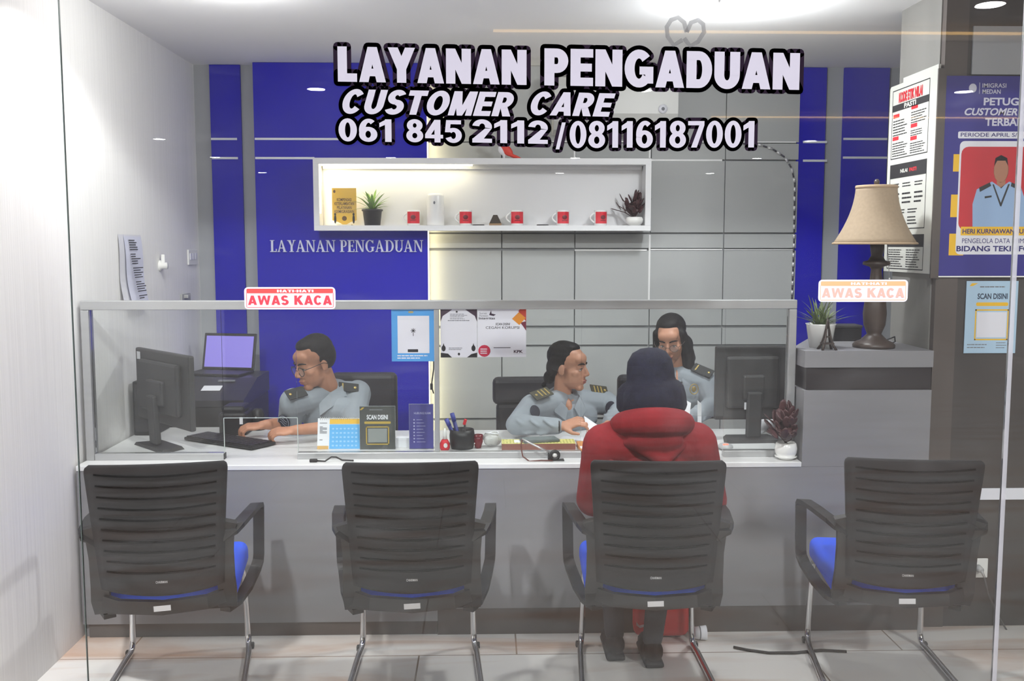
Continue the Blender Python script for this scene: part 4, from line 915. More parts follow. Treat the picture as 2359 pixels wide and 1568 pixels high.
# keyboard
t = thing('keyboard', 'black keyboard under the hands of the man with glasses', 'keyboard', (-1.205, 4.545, ZC), math.radians(-33))
m = MB(black_plastic); m.bx(-.225, .225, -.075, .075, .004, .018, .004); m.bx(-.2, .2, .06, .075, 0, .012); m.build('case', t, local=True)
k = MB(mat('key caps', S(44, 43, 46), .5))
for r in range(5):
    n = 15
    for i in range(n):
        if r == 0 and 4 <= i <= 9: continue
        k.bx(-.216 + .0288 * i, -.216 + .0288 * i + .0245, -.066 + .0265 * r, -.066 + .0265 * r + .022, .0182, .0232)
k.bx(-.216 + .0288 * 4, -.216 + .0288 * 10 - .004, -.066, -.044, .0182, .0232); k.build('keys', t, local=True)

# ------------------------------------------------------------------ small things along the counter
YD = 4.385
a = R(730, 966, 829, 1038, YD); W = a[1] - a[0]; H = a[3] - ZC
t = thing('desk_calendar', 'tent desk calendar with a blue page and yellow heading', 'calendar', ((a[0] + a[1]) / 2, YD, ZC), math.radians(0))
def tent(m, u0, u1, v0, v1, off):
    """panel on the leaning front face"""
    s = .035 / H; A = lambda u, v: (a[0] + W * u, YD + s * (v * H) - off, ZC + v * H)
    m.add([A(u0, v0), A(u1, v0), A(u1, v1), A(u0, v1), ], [(0, 1, 2, 3)])
m = MB(paper); m.prism([(a[0], ZC), (a[1], ZC), (a[1], a[3]), (a[0], a[3])], 0, 0); m = MB(paper)
m.add([(a[0], YD, ZC), (a[1], YD, ZC), (a[1], YD + .035, a[3]), (a[0], YD + .035, a[3]), (a[0], YD + .09, ZC), (a[1], YD + .09, ZC)], [(0, 1, 2, 3), (3, 2, 5, 4), (0, 3, 4), (1, 5, 2)]); m.build('stand', t)
m = MB(mat('calendar blue', S(92, 178, 236), .6)); tent(m, .28, 1, .02, .8, .0015); m.build('blue_page', t)
m = MB(yellow_p); tent(m, .28, 1, .82, .98, .0015); m.build('heading_band', t); m = MB(mat('calendar amber', S(214, 170, 96), .6)); tent(m, .0, .26, .01, .12, .0015); m.build('corner_band', t)
m = MB(mat('calendar digits', S(150, 206, 246), .6))
for r in range(5):
    for q in range(7): tent(m, .34 + q * .09, .39 + q * .09, .1 + r * .135, .15 + r * .135, .0028)
m.build('dates', t)
m = MB(grey_ink)
for r, v in enumerate((.3, .52, .56, .6, .64, .68, .72, .84)): tent(m, .05, .12 + .1 * (r % 3 != 0), v, v + .02, .0022)
m.build('lettering', t)
m = MB(silver)
for i in range(20): m.tube([(a[0] + W * (.06 + .045 * i), YD + .035 + .006 * math.cos(q * PI / 4), a[3] - .001 + .006 * math.sin(q * PI / 4)) for q in range(8)], .0011, 5, True)
m.build('spiral', t)
# slate acrylic stand
slate = mat('slate card', S(70, 74, 72), .4)
def card_stand(label, x0, y0, x1, y1, Y, m):
    a = R(x0, y0, x1, y1, Y); t = thing('sign_stand', label, 'sign stand', ((a[0] + a[1]) / 2, Y, ZC))
    MB(m).bx(a[0], a[1], Y, Y + .004, ZC + .004, a[3]).build('card', t); MB(mat('clear acrylic', S(200, 206, 206), .1, alpha=.35)).bx(a[0] - .002, a[1] + .002, Y + .0045, Y + .007, ZC, a[3] + .002).bx(a[0], a[1], Y - .002, Y + .05, ZC, ZC + .003).build('holder', t)
    return t, a, (lambda u: a[0] + u * (a[1] - a[0])), (lambda v: a[3] - v * (a[3] - ZC)), Y - .0006
t, a, U, V, y = card_stand('dark slate SCAN DISINI stand beside the blue calendar', 829, 936, 910, 1038, 4.375, slate)
m = MB(paper).text('SCAN DISINI', U(.2), U(.8), V(.3), V(.19), y, .03); m.use(grey_ink); lines(m, U(.28), U(.72), V(.1), V(.05), 1, y, 61, .5); m.build('lettering', t)
m = MB(mat('mustard print', S(190, 160, 60), .5)).rrect(U(.13), U(.88), V(.4), V(.345), y, y + .0004, .004)
for q in ((.17, .83, .46, .485), (.17, .83, .86, .885), (.17, .2, .46, .885), (.8, .83, .46, .885)): m.bx(U(q[0]), U(q[1]), y, y + .0004, V(q[3]), V(q[2]))
m.prism([(U(0), V(.08)), (U(.08), V(.02)), (U(.14), V(.02)), (U(.06), V(.08))], y, y + .0004); m.build('yellow_print', t); MB(mat('dull square', S(140, 146, 144), .5)).bx(U(.23), U(.77), y, y + .0004, V(.83), V(.51)).build('pale_square', t)
t, a, U, V, y = card_stand('violet blue contact card stand next to the middle post', 943, 931, 998, 1037, 4.375, mat('violet card', S(70, 68, 142), .45))
m = MB(mat('lilac print', S(176, 176, 214), .6)).text('HUBUNGI KAMI', U(.2), U(.9), V(.22), V(.17), y, .01)
for k in range(8): m.ell((U(.2), y, V(.34 + .07 * k)), (.0035, .0004, .0035)); m.bx(U(.3), U(.3 + .25 + .03 * (k * 7 % 5)), y, y + .0003, V(.345 + .07 * k), V(.335 + .07 * k))
m.build('lettering', t)
a = R(912, 1008, 943, 1038, 4.42); t = thing('card_box', 'small plain white box between the two card stands', 'box', ((a[0] + a[1]) / 2, 4.43, ZC)); MB(paper).bx(a[0], a[1], 4.42, 4.46, ZC, a[3], .002).build('carton', t); MB(pale_print).bx(a[0] + .002, a[1] - .002, 4.4195, 4.4199, a[3] - .014, a[3] - .012).build('flap_seam', t)
# pen cup and pens
c = onz(1064, 4.40); t = thing('pen_cup', 'black pen cup to the right of the middle post', 'pen holder', c)
MB(black_plastic).lathe([(0, 0), (.05, 0), (.056, .02), (.058, .06), (.054, .088), (.051, .088), (.054, .06), (.05, .008), (0, .006)], c).build('cup', t)
MB(white_gloss).tube([c + Vector((.052 + .016 * math.sin(PI * i / 8), -.012, .02 + .04 * i / 8)) for i in range(9)], .0035, 6).build('handle', t)
blue_pen = mat('blue pen', S(50, 56, 130), .4)
for px, dx, h, lb in ((1041, -.012, .16, 'blue marker standing upright in the black pen cup, the tallest'), (1028, -.035, .135, 'blue pen leaning left out of the black pen cup')):
    b = c + Vector((dx * .5, .01 * (px > 1035), .012)); e = Vector((P(px, 960, 4.40).x, 4.40 + .01 * (px > 1035), ZC + h)); t = thing('pen', lb, 'pen', b); MB(blue_pen).cyl(b, b.lerp(e, .75), .009, .009, 12).build('barrel', t); MB(mat('blue pen cap', S(66, 74, 160), .4)).cyl(b.lerp(e, .752), e, .0105, .010, 12).build('cap', t)
e = Vector((P(1071, 975, 4.41).x, 4.41, ZC + .128)); b = c + Vector((.012, .01, .012)); t = thing('pen', 'red tagged pen sticking out of the black pen cup', 'pen', b); MB(black_plastic).cyl(b, b.lerp(e, .8), .005).build('barrel', t); MB(red_p).box(b.lerp(e, .92), (.014, .008, .028), Euler((0, .3, 0)), .003).build('red_tag', t)
c = onz(1024, 4.36); t = thing('glue_bottle', 'red glue bottle with white cap by the middle post', 'bottle', c); MB(red_p).lathe([(0, 0), (.018, 0), (.023, .01), (.023, .03), (.014, .048), (0, .05)], c).build('body', t); MB(white_gloss).lathe([(0, .0505), (.010, .0505), (.007, .085), (.003, .1), (0, .1)], c).build('cap', t)
MB(white_gloss).ell(c + Vector((.004, -.0226, .025)), (.009, .0015, .011)).build('label', t)
c = onz(1101, 4.40); t = thing('cup', 'small dark red cup right of the pen cup', 'cup', c); wine = mat('wine glaze', S(110, 26, 36), .25); MB(wine).lathe([(0, 0), (.014, 0), (.016, .012), (.022, .03), (.0225, .062), (.0205, .062), (.019, .03), (0, .02)], c).build('cup', t); MB(wine).lathe([(.0228, .05), (.0236, .055), (.0228, .06)], c).build('rim', t)
c = onz(1133, 4.42); t = thing('plastic_bag', 'crumpled clear plastic bag beside the dark red cup', 'bag', c); m = MB(mat('milky plastic', S(196, 196, 192), .25, alpha=.8)); rnd = random.Random(4)
for k in range(9): m.ell(c + Vector(((rnd.random() - .5) * .06, (rnd.random() - .5) * .04, .026 + rnd.random() * .02)), (.026, .022, .022 + .008 * rnd.random()), Euler((rnd.random(), rnd.random(), rnd.random())).to_matrix())
m.organic('bag', t, .004, 1); MB(paper).tube([c + Vector((.03 * math.cos(k * PI / 6) , .02 * math.sin(k * PI / 6), .066 + .004 * math.sin(k))) for k in range(13)], .0025, 5).build('knot', t)
# yellow patterned box with phone
ya, yb = 4.345, 4.445; X0, X1 = P(1156, 1030, ya).x, P(1326, 1030, ya).x; zt2 = ZC + .03
t = thing('patterned_box', 'flat box with yellow green patterned top and brown edge', 'box', ((X0 + X1) / 2, (ya + yb) / 2, ZC)); MB(mat('brown edge', S(132, 74, 60), .6)).bx(X0, X1, ya, yb, ZC, zt2 - .0005).build('carton', t)
m = MB(mat('pale yellow print', S(222, 214, 130), .6)); m.bx(X0, X1, ya, yb, zt2 - .0005, zt2 + .0008); m.use(mat('olive print', S(150, 156, 70), .6)); rnd = random.Random(8)
for i in range(22):
    for j in range(4):
        if rnd.random() < .85: m.bx(X0 + .006 + i * .0152, X0 + .012 + i * .0152, ya + .01 + j * .023, ya + .02 + j * .023, zt2 + .0008, zt2 + .0012)
m.use(paper).bx(X0 + .057, X0 + .085, ya + .02, ya + .08, zt2 + .0012, zt2 + .0016); m.build('lid', t)
c = Vector((P(1243, 1017, 4.40).x, 4.396, zt2 + .0018)); t = thing('mobile_phone', 'dark grey phone lying on the yellow patterned box', 'phone', c, math.radians(14)); MB(mat('slate phone', S(92, 98, 96), .3)).bx(-.085, .085, -.042, .042, 0, .012, .004).build('case', t, local=True); MB(mat('phone glass', S(110, 120, 118), .12)).bx(-.08, .08, -.038, .038, .0121, .0126).build('screen', t, local=True)
a = R(1330, 1014, 1343, 1048, 4.30); t = thing('snack_box', 'orange printed box end beside the yellow patterned box', 'box', ((a[0] + a[1]) / 2, 4.38, ZC)); MB(mat('orange carton', S(206, 140, 84), .6)).bx(X1 + .012, X1 + .05, 4.25, 4.44, ZC, ZC + .022, .002).build('carton', t); MB(paper).bx(X1 + .016, X1 + .046, 4.27, 4.32, ZC + .0222, ZC + .0228).build('label', t)
# ring shaped webcam and cable in front of the rail
c = P(1278, 1050, 4.13); t = thing('webcam', 'black ring shaped webcam on a silver arm with brown cable at the screen foot', 'webcam', (c.x, 4.13, ZC))
c = Vector((c.x, 4.13, ZC + .024)); q = P(1203, 1012, 4.155); q = Vector((q.x, 4.165, q.z))
MB(black_plastic).tube([c + Vector((.017 * math.cos(k * PI / 9), -.004, .017 * math.sin(k * PI / 9))) for k in range(18)], .007, 8, True).build('ring', t); MB(white_gloss).lathe([(0, 0), (.0125, 0), (.0125, .004), (0, .006)], c, M=Matrix.Rotation(PI / 2, 3, 'X')).build('lens', t)
MB(silver).tube([c + Vector((-.02, 0, .01)), q], .0042, 8).build('arm', t); MB(black_plastic).box((c.x + .01, 4.13, ZC + .003), (.06, .03, .006), None, .002).box((c.x - .02, 4.13, ZC + .018), (.02, .014, .03), None, .003).build('foot', t)
MB(mat('brown cable', S(96, 52, 44), .5)).tube([q, q + Vector((-.006, -.01, -.03)), q + Vector((.002, -.03, -.07)), q + Vector((.03, -.045, -.088)), (c.x - .06, 4.115, ZC + .004), (c.x - .01, 4.112, ZC + .004)], .0032, 8).build('cable', t)
c = P(722, 1058, 4.125); t = thing('usb_cable', 'short black cable with plug lying on the counter edge before the rail', 'cable', (c.x, 4.125, ZC)); MB(black_plastic).box((c.x, 4.125, ZC + .007), (.032, .018, .014), None, .003).build('plug', t)
MB(black_plastic).tube([(c.x + .016, 4.125, ZC + .006), (c.x + .05, 4.12, ZC + .005), (c.x + .075, 4.135, ZC + .02), (c.x + .095, 4.14, ZC + .018), (c.x + .12, 4.135, ZC + .006), (c.x + .17, 4.13, ZC + .005)], .0035, 8).build('lead', t)
# papers on the desk
o = MB(paper).box((P(1330, 1015, 4.52).x, 4.50, ZC + .002), (.21, .26, .004), Euler((0, 0, -.35))).build('paper_stack', loc=(P(1330, 1015, 4.52).x, 4.50, ZC)); tag(o, 'white papers lying under the hand of the woman in profile', 'papers')
m = MB(paper); A = [P(1358, 1003, 4.46), P(1345, 957, 4.50), P(1386, 985, 4.52), P(1392, 1003, 4.48)]; A[0].z = A[3].z = ZC + .006; m.add(A + [v + Vector((0, .0015, 0)) for v in A], [(0, 1, 2, 3), (7, 6, 5, 4), (0, 4, 5, 1), (1, 5, 6, 2), (2, 6, 7, 3), (3, 7, 4, 0)]); o = m.build('paper_sheet', loc=tuple(A[0])); tag(o, 'white sheet lifted upright beside the hand of the woman in profile', 'paper')
m = MB(paper); A = [P(1546, 990, 4.70), P(1585, 990, 4.70), P(1592, 928, 4.74), P(1578, 920, 4.75), P(1556, 926, 4.74)]; m.add(A + [v + Vector((0, .002, 0)) for v in A], [(0, 1, 2, 3, 4), (9, 8, 7, 6, 5)] + [(i, 5 + i, 5 + (i + 1) % 5, (i + 1) % 5) for i in range(5)]); o = m.build('paper_sheet', loc=tuple(A[0])); tag(o, 'white sheet held upright between the hat and the woman with long hair', 'paper')
m = MB(paper); A = [P(1607, 1006, 4.62), P(1616, 1003, 4.64), P(1616, 932, 4.64), P(1607, 923, 4.62)]; A[0].z = A[1].z = ZC + .001; m.add(A + [v + Vector((.004, .02, 0)) for v in A], [(0, 1, 2, 3), (7, 6, 5, 4), (0, 4, 5, 1), (1, 5, 6, 2), (2, 6, 7, 3), (3, 7, 4, 0)]); o = m.build('folder', loc=tuple(A[0])); tag(o, 'narrow white folder edge standing on the desk left of the black monitor', 'folder')
# mouse, figurine, tissue
c = onz(1674, 4.34); t = thing('computer_mouse', 'pale mouse with a red light left of the potted burgundy plant', 'mouse', c); MB(mat('mouse shell', S(186, 186, 188), .35)).ell(c + Vector((0, 0, .014)), (.034, .05, .0145)).build('shell', t); MB(mat('red light', S(255, 60, 50), .4, emit=(1, .06, .03, 1), estr=4.)).ell(c + Vector((-.004, -.02, .0265)), (.013, .006, .004)).build('light', t)
MB(black_plastic).tube([c + Vector((-.02, .045, .008)), c + Vector((-.035, .09, .004)), c + Vector((-.01, .15, .004))], .002, 6).build('cable', t)
c = onz(1768, 4.69); t = thing('tissue', 'crumpled white tissue under the right side of the black monitor', 'tissue', c); m = MB(paper); rnd = random.Random(12)
for k in range(8): m.ell(c + Vector(((rnd.random() - .5) * .07, (rnd.random() - .5) * .03, .03 + rnd.random() * .025)), (.03, .02, .026), Euler((rnd.random() * 2, rnd.random() * 2, 0)).to_matrix())
m.organic('tissue', t, .005, 1)
# potted plant in front of the right post
red_plant(Vector((P(1812, 1000, 4.13).x, 4.133, ZC)), 'burgundy leafy plant in a round white pot at the right end of the counter', 1.0, [(0, 0), (.03, 0), (.036, .006), (.047, .012), (.047, .016), (.038, .016), (.046, .03), (.048, .05), (.043, .07), (.036, .076), (.036, .07)], 23, 80, YS - .055, CXM - .04)

# ------------------------------------------------------------------ on the end cabinet
zt += .0
c = Vector((P(1890, 780, 4.24).x, 4.24, zt)); t = thing('potted_plant', 'spiky grass plant in a white tapered pot on the end cabinet', 'plant', c)
MB(white_gloss).lathe([(0, 0), (.047, 0), (.062, .098), (.066, .104), (.058, .104), (.053, .09), (0, .09)], c).build('pot', t); MB(soil).lathe([(0, .091), (.0535, .091), (0, .094)], c).build('soil', t)
m = MB(mat('dull grass leaf', S(104, 118, 78), .6, noise=((30, 30, 30), .35))); rnd = random.Random(9)
for k in range(70): leafblade(m, c + Vector(((rnd.random() - .5) * .05, (rnd.random() - .5) * .05, .09)), rnd.random() * 2 * PI, .07 + .08 * rnd.random(), .0042, .5 + 1.0 * rnd.random(), .3 + 1.0 * rnd.random() * (k % 4 == 0) + .2, 5)
m.build('leaves', t)
c = Vector((P(1905, 808, 4.13).x, 4.13, zt)); t = thing('tower_figurine', 'small dark lattice tower figurine in front of the white grass pot', 'figurine', c)
m = MB(mat('bronze', S(72, 62, 58), .4, metal=.4))
for sx in (-1, 1):
    for sy in (-1, 1): m.tube([c + Vector((sx * w_, sy * w_, z_)) for w_, z_ in ((.03, 0), (.02, .02), (.012, .05), (.006, .09), (.002, .13))], [.006, .005, .004, .003, .002], 6)
m.build('legs', t); m = MB(MATS['bronze']); m.box(c + Vector((0, 0, .028)), (.046, .046, .006)).box(c + Vector((0, 0, .056)), (.026, .026, .005)).cyl(c + Vector((0, 0, .09)), c + Vector((0, 0, .15)), .004, .001, 6); m.build('platforms', t)
a = R(1920, 768, 1985, 802, 4.5); t = thing('storage_box', 'low black box on the end cabinet between plant and lamp', 'box', ((a[0] + a[1]) / 2, 4.54, zt)); MB(black_plastic).bx(a[0], a[1], 4.5, 4.6, zt, zt + .06, .004).build('box', t); MB(dark_plastic).bx(a[0] - .003, a[1] + .003, 4.497, 4.603, zt + .0605, zt + .075, .004).build('lid', t)
# table lamp
LY = 4.22; lx = P(2016, 700, LY).x; c = Vector((lx, LY, zt)); wood_d = mat('dark turned wood', S(70, 58, 52), .4, noise=((8, 8, 3), .3))
t = thing('table_lamp', 'table lamp with beige bell shade and dark turned base on the end cabinet', 'lamp', c)
MB(wood_d).lathe([(0, 0), (.088, 0), (.09, .012), (.08, .024), (.056, .034), (.04, .05), (.03, .06), (.034, .07), (.046, .1), (.05, .15), (.045, .2), (.032, .25), (.026, .27), (.03, .285), (.026, .3), (.022, .34), (.028, .352), (.058, .362), (.056, .374), (.036, .38), (.024, .4), (.028, .43), (.03, .45), (.012, .46)], c).build('base', t)
zs0 = P(2016, 563, LY).z; zs1 = P(2016, 427, LY).z; r0 = (P(2110, 560, LY).x - P(1925, 560, LY).x) / 2; r1 = (P(2062, 430, LY).x - P(1972, 430, LY).x) / 2; sh_ = zs1 - zs0
cs = Vector((P(2017, 500, LY).x, LY, 0)); shade_m = mat('beige fabric shade', S(160, 141, 118), .85, noise=((90, 90, 90), .08))
pf = [(r1 + (r0 - r1) * (1 - k / 10) ** 1.9 * 1.0, zs0 + sh_ * k / 10) for k in range(11)]
pf2 = [(r - .003, z) for r, z in pf][::-1]
MB(shade_m).lathe(pf + pf2 + [pf[0]], cs, 40).build('lamp_shade', t)
m = MB(mat('shade trim', S(172, 148, 120), .8)); m.lathe([(r0 - .001, zs0), (r0 + .0025, zs0 + .003), (r0 - .002, zs0 + .009)], cs, 40); m.lathe([(r1 + .0015, zs1 - .014), (r1 + .003, zs1 - .007), (r1 + .001, zs1)], cs, 40); m.build('shade_trim', t)
m = MB(wood_d); m.ell(cs + Vector((0, 0, zs1 + .014)), (.012, .012, .014)).cyl((cs.x, LY, zt + .45), (cs.x, LY, zs1 + .004), .004); 
for k in range(3): an = k * 2 * PI / 3; m.cyl((cs.x, LY, zs1 - .003), (cs.x + (r1 - .003) * math.cos(an), LY + (r1 - .003) * math.sin(an), zs1 - .003), .002, n=6)
m.build('finial', t)
m = MB(silver); xc = P(2046, 600, LY).x; m.cyl((xc, LY - .02, P(2046, 640, LY).z), (xc - .012, LY - .01, zs0 + .02), .0015, n=6).ell((xc, LY - .02, P(2046, 642, LY).z), (.006, .006, .008)).build('pull_chain', t)
MB(black_plastic).tube([(lx + .05, LY, zt + .03), (lx + .1, LY + .02, zt + .045), (lx + .12, LY + .06, zt + .02), (lx + .14, LY + .14, zt + .005), (lx + .13, LY + .25, zt + .005)], .003, 6).build('cable', t)

# ------------------------------------------------------------------ visitor chairs
chair_k = mat('black chair plastic', S(20, 18, 21), .5); chair_mesh = mat('black ribbed mesh', S(27, 25, 28), .8); seat_blue = mat('blue seat cloth', S(22, 86, 238), .8)
def make_chair(label):
    t = thing('visitor_chair', label, 'chair', (0, 0, 0), 0, 'visitor chairs in front of the counter')
    # back: curved ribbed shell, narrower toward the middle
    def hw(z): k = (z - .37) / .555; return .205 + .028 * k + .012 * max(0, k - .5)
    def yb(z): k = (z - .37) / .555; return -.215 - .085 * k + .05 * math.sin(PI * k) * -.3
    N, Mx = 66, 18; vs = []; fs = []
    for side in (0, 1):
        for i in range(N + 1):
            z = .465 + (.92 - .465) * i / N
            for j in range(Mx + 1):
                u = -1 + 2 * j / Mx; w = hw(z)
                if i > N - 4: w -= .014 * (1 - math.sqrt(max(0, 1 - ((i - N + 4) / 4) ** 2)))
                sag = .010 * (1 - u * u)
                rib = 0.
                ph = ((z + sag * (1 - i / N * .4)) - .475) / .044
                if ph < 9.6 and ph > -.15: rib = .007 * math.exp(-((ph - round(ph)) / .09) ** 2) * (1 if abs(u) < .82 else 0)
                zz_ = z - (sag * 3.2 * max(0, 1 - i / 14) if i < 14 else 0)
                vs.append((u * w, yb(z) + .045 * (1 - u * u) * -.45 + (rib if side == 0 else .022) , zz_))
    K = (N + 1) * (Mx + 1)
    for s_ in (0, 1):
        for i in range(N):
            for j in range(Mx):
                q = [s_ * K + i * (Mx + 1) + j, s_ * K + i * (Mx + 1) + j + 1, s_ * K + (i + 1) * (Mx + 1) + j + 1, s_ * K + (i + 1) * (Mx + 1) + j]; fs.append(tuple(q if s_ == 0 else q[::-1]))
    for i in range(N):
        for j in (0, Mx): p = i * (Mx + 1) + j; r = (i + 1) * (Mx + 1) + j; fs.append((p, r, r + K, p + K))
    for j in range(Mx):
        for i in (0, N): p = i * (Mx + 1) + j; fs.append((p, p + 1, p + 1 + K, p + K))
    back = MB(chair_mesh).add(vs, fs, True).build('backrest', t, local=True)
    MB(mat('logo white', S(200, 200, 205), .5)).text('CHAIRMAN', -.02, .02, .486, .495, yb(.49) - .0275, .02).build('lettering', back, local=True)
    rb = MB(mat('groove shade black', S(4, 3, 5), 1., spec=.0))  # raised near-black bands paint the shade of the rib grooves
    for k in range(10):
        z = .535 + .0395 * k; rb.tube([(u * hw(z) * (.86 - .02 * k * (k < 2)), yb(z) - .02025 * (1 - u * u) - .0045, z - .010 * (1 - u * u)) for u in [q / 7 - 1 for q in range(15)]], 1, flat=(.0028, .0042, (0, 0, 1)))
    rb.build('groove_shade_bands', back, local=True)
    # side uprights
    for s in (-1, 1):
        up = MB(chair_k); path = [(s * .232, -.262, .70), (s * .218, -.25, .65), (s * .213, -.238, .58), (s * .214, -.225, .48), (s * .218, -.212, .42), (s * .215, -.19, .372), (s * .2, -.13, .352), (s * .19, -.04, .36)]
        up.tube(path, 1, flat=(.031, .013, (1, 0, 0))); up.build('upright', t, local=True)
        arm = MB(chair_k); pa_ = [(s * .205, -.262, .645), (s * .25, -.262, .668), (s * .262, -.22, .672), (s * .283, -.05, .668), (s * .293, .1, .655), (s * .297, .15, .644), (s * .298, .168, .628), (s * .297, .17, .60), (s * .294, .168, .44), (s * .292, .16, .415), (s * .284, .13, .392), (s * .262, .0, .362), (s * .235, -.1, .345), (s * .2, -.17, .342)]
        arm.tube(pa_, 1, flat=(.021, .009, (1, 0, 0))); arm.build('armrest', t, local=True)
        lg = MB(chrome); lg.tube([(s * .2, -.06, .375), (s * .205, .18, .385), (s * .212, .245, .375), (s * .217, .278, .35), (s * .222, .292, .31), (s * .228, .302, .1), (s * .229, .303, .06), (s * .231, .295, .03), (s * .234, .27, .0155), (s * .24, .2, .0135), (s * .25, -.1, .0135), (s * .253, -.25, .0135)], .0125, 12)
        L_ = lg.build('leg', t, local=True); MB(black_plastic).box((s * .247, .285, .013), (.016, .024, .024), None, .005).build('foot_glide', L_, local=True)
    MB(chair_k).tube([(-.205, -.222, .415), (-.15, -.245, .402), (0, -.262, .395), (.15, -.245, .402), (.205, -.222, .415)], 1, flat=(.024, .012, (0, 0, 1))).build('lower_rail', t, local=True)
    MB(chrome).tube([(-.253, -.25, .0135), (-.25, -.268, .0135), (-.23, -.285, .0135), (0, -.288, .0135), (.23, -.285, .0135), (.25, -.268, .0135), (.253, -.25, .0135)], .0124, 10).build('floor_bar', t, local=True)
    MB(paper).box((.0, -.2752, .397), (.058, .0006, .02), Euler((0, -.04, 0))).build('sticker', t, local=True)
    # seat cushion: rounded slab
    st = MB(seat_blue); st.box((0, .045, .42), (.49, .46, .10), None, .035, 4); s_ = st.build('seat', t, local=True); s_.data.polygons.foreach_set('use_smooth', [True] * len(s_.data.polygons))
    MB(chair_k).box((0, .02, .358), (.42, .40, .02), None, .008).build('seat_pan', t, local=True)
    return t
ch0 = make_chair('black ribbed visitor chair with blue seat, leftmost, next to the left wall')
ch0.location = (P(437, 1500, 3.93).x + .045, 3.645, 0); ch0.rotation_euler.z = .14
dup(ch0, (P(972, 1500, 3.93).x - .004, 3.645, 0), .035, 'empty black visitor chair with blue seat, second from the left wall')
ch3 = dup(ch0, (P(1463, 1500, 3.93).x - .005, 3.645, 0), -.04, 'black visitor chair occupied by the person in the red hoodie')
dup(ch0, (P(1994, 1500, 3.93).x - .045, 3.645, 0), -.13, 'empty black visitor chair in front of the end cabinet, nearest the wall socket')

# office chairs behind the counter
oc_m = mat('office chair leather', S(40, 38, 44), .5)
def office_chair(label, px0, px1, ytop, Y, rz, z_notch=None):
    X0 = P(px0, 930, Y).x; X1 = P(px1, 930, Y).x; zt_ = P((px0 + px1) / 2, ytop, Y).z; w = X1 - X0
    t = thing('office_chair', label, 'chair', ((X0 + X1) / 2, Y - .2, 0), rz, 'office chairs behind the counter')
    m = MB(oc_m); zb_ = .52
    if z_notch: m.box((0, .2, (z_notch + zt_) / 2), (w, .07, zt_ - z_notch), None, .03, 3); m.box((0, .2, (zb_ + z_notch) / 2 + .01), (w * .9, .06, z_notch - zb_), None, .025, 3)
    else: m.box((0, .2, (zb_ + zt_) / 2), (w, .07, zt_ - zb_), None, .03, 3)
    m.build('backrest', t, local=True); MB(oc_m).box((0, -.06, .46), (.48, .46, .08), None, .03, 3).build('seat', t, local=True)
    MB(black_plastic).box((0, .2, .47), (.08, .03, .2)).box((0, .1, .41), (.1, .24, .02)).build('bracket', t, local=True)
    MB(chrome).cyl((0, -.04, .07), (0, -.04, .42), .025).build('post', t, local=True)
    m = MB(black_plastic)
    for k in range(5): an = k * 2 * PI / 5; m.tube([(0, -.04, .1), (.26 * math.cos(an), -.04 + .26 * math.sin(an), .065)], [.03, .018], 8)
    m.build('star_base', t, local=True)
    for k in range(5): an = k * 2 * PI / 5; MB(black_plastic).ell((.26 * math.cos(an), -.04 + .26 * math.sin(an), .03), (.03, .03, .03)).build('caster', t, local=True)
    return t
office_chair('dark office chair behind the man with glasses', 765, 916, 857, 5.26, 0)
office_chair('dark office chair with wide headrest behind the woman in profile', 1139, 1300, 867, 5.24, .05, P(1200, 930, 5.24).z)
office_chair('dark office chair behind the woman with long hair', 1421, 1600, 862, 5.50, 0)
# floor bits near the visitor
c = PZ(1612, 1478, 0); c.y = 4.0; t = thing('paper_cup', 'white paper cup lying on the floor near the kick board', 'cup', (P(1612, 1470, 4.0).x, 4.0, 0)); c = Vector((P(1610, 1465, 4.0).x, 4.0, .031)); M = Matrix.Rotation(PI / 2, 3, 'Y'); MB(paper).lathe([(0, -.02), (.025, -.02), (.031, .03), (.029, .03), (.023, -.016), (0, -.016)], c, M=M).build('cup', t)
MB(grey_ink).lathe([(.0285, .0), (.0292, .004)], c, M=M).build('band', t)
pts = [PZ(x, y, .006) for x, y in ((1690, 1490), (1720, 1496), (1770, 1503), (1830, 1503), (1890, 1497), (1950, 1500))]; o = MB(black_plastic).tube(pts, .006, 8).build('floor_cable', loc=tuple(pts[0])); tag(o, 'black cable lying on the floor in front of the kick board', 'cable')

q = [P(982, 824, BY - .003), P(990, 822, BY - .01)] + [P(x, y_, BY - .01) for x, y_ in ((999, 830), (999, 850), (996, 872), (994, 890), (999, 906))]; m = MB(black_plastic).tube(q, .004, 6)
m.box(q[5], (.018, .012, .04), None, .004); m.box(q[0] + Vector((-.006, 0, 0)), (.02, .008, .02)); o = m.build('hanging_cable', loc=tuple(q[0])); tag(o, 'thin black cable hanging beside the glowing edge of the blue wall', 'cable')
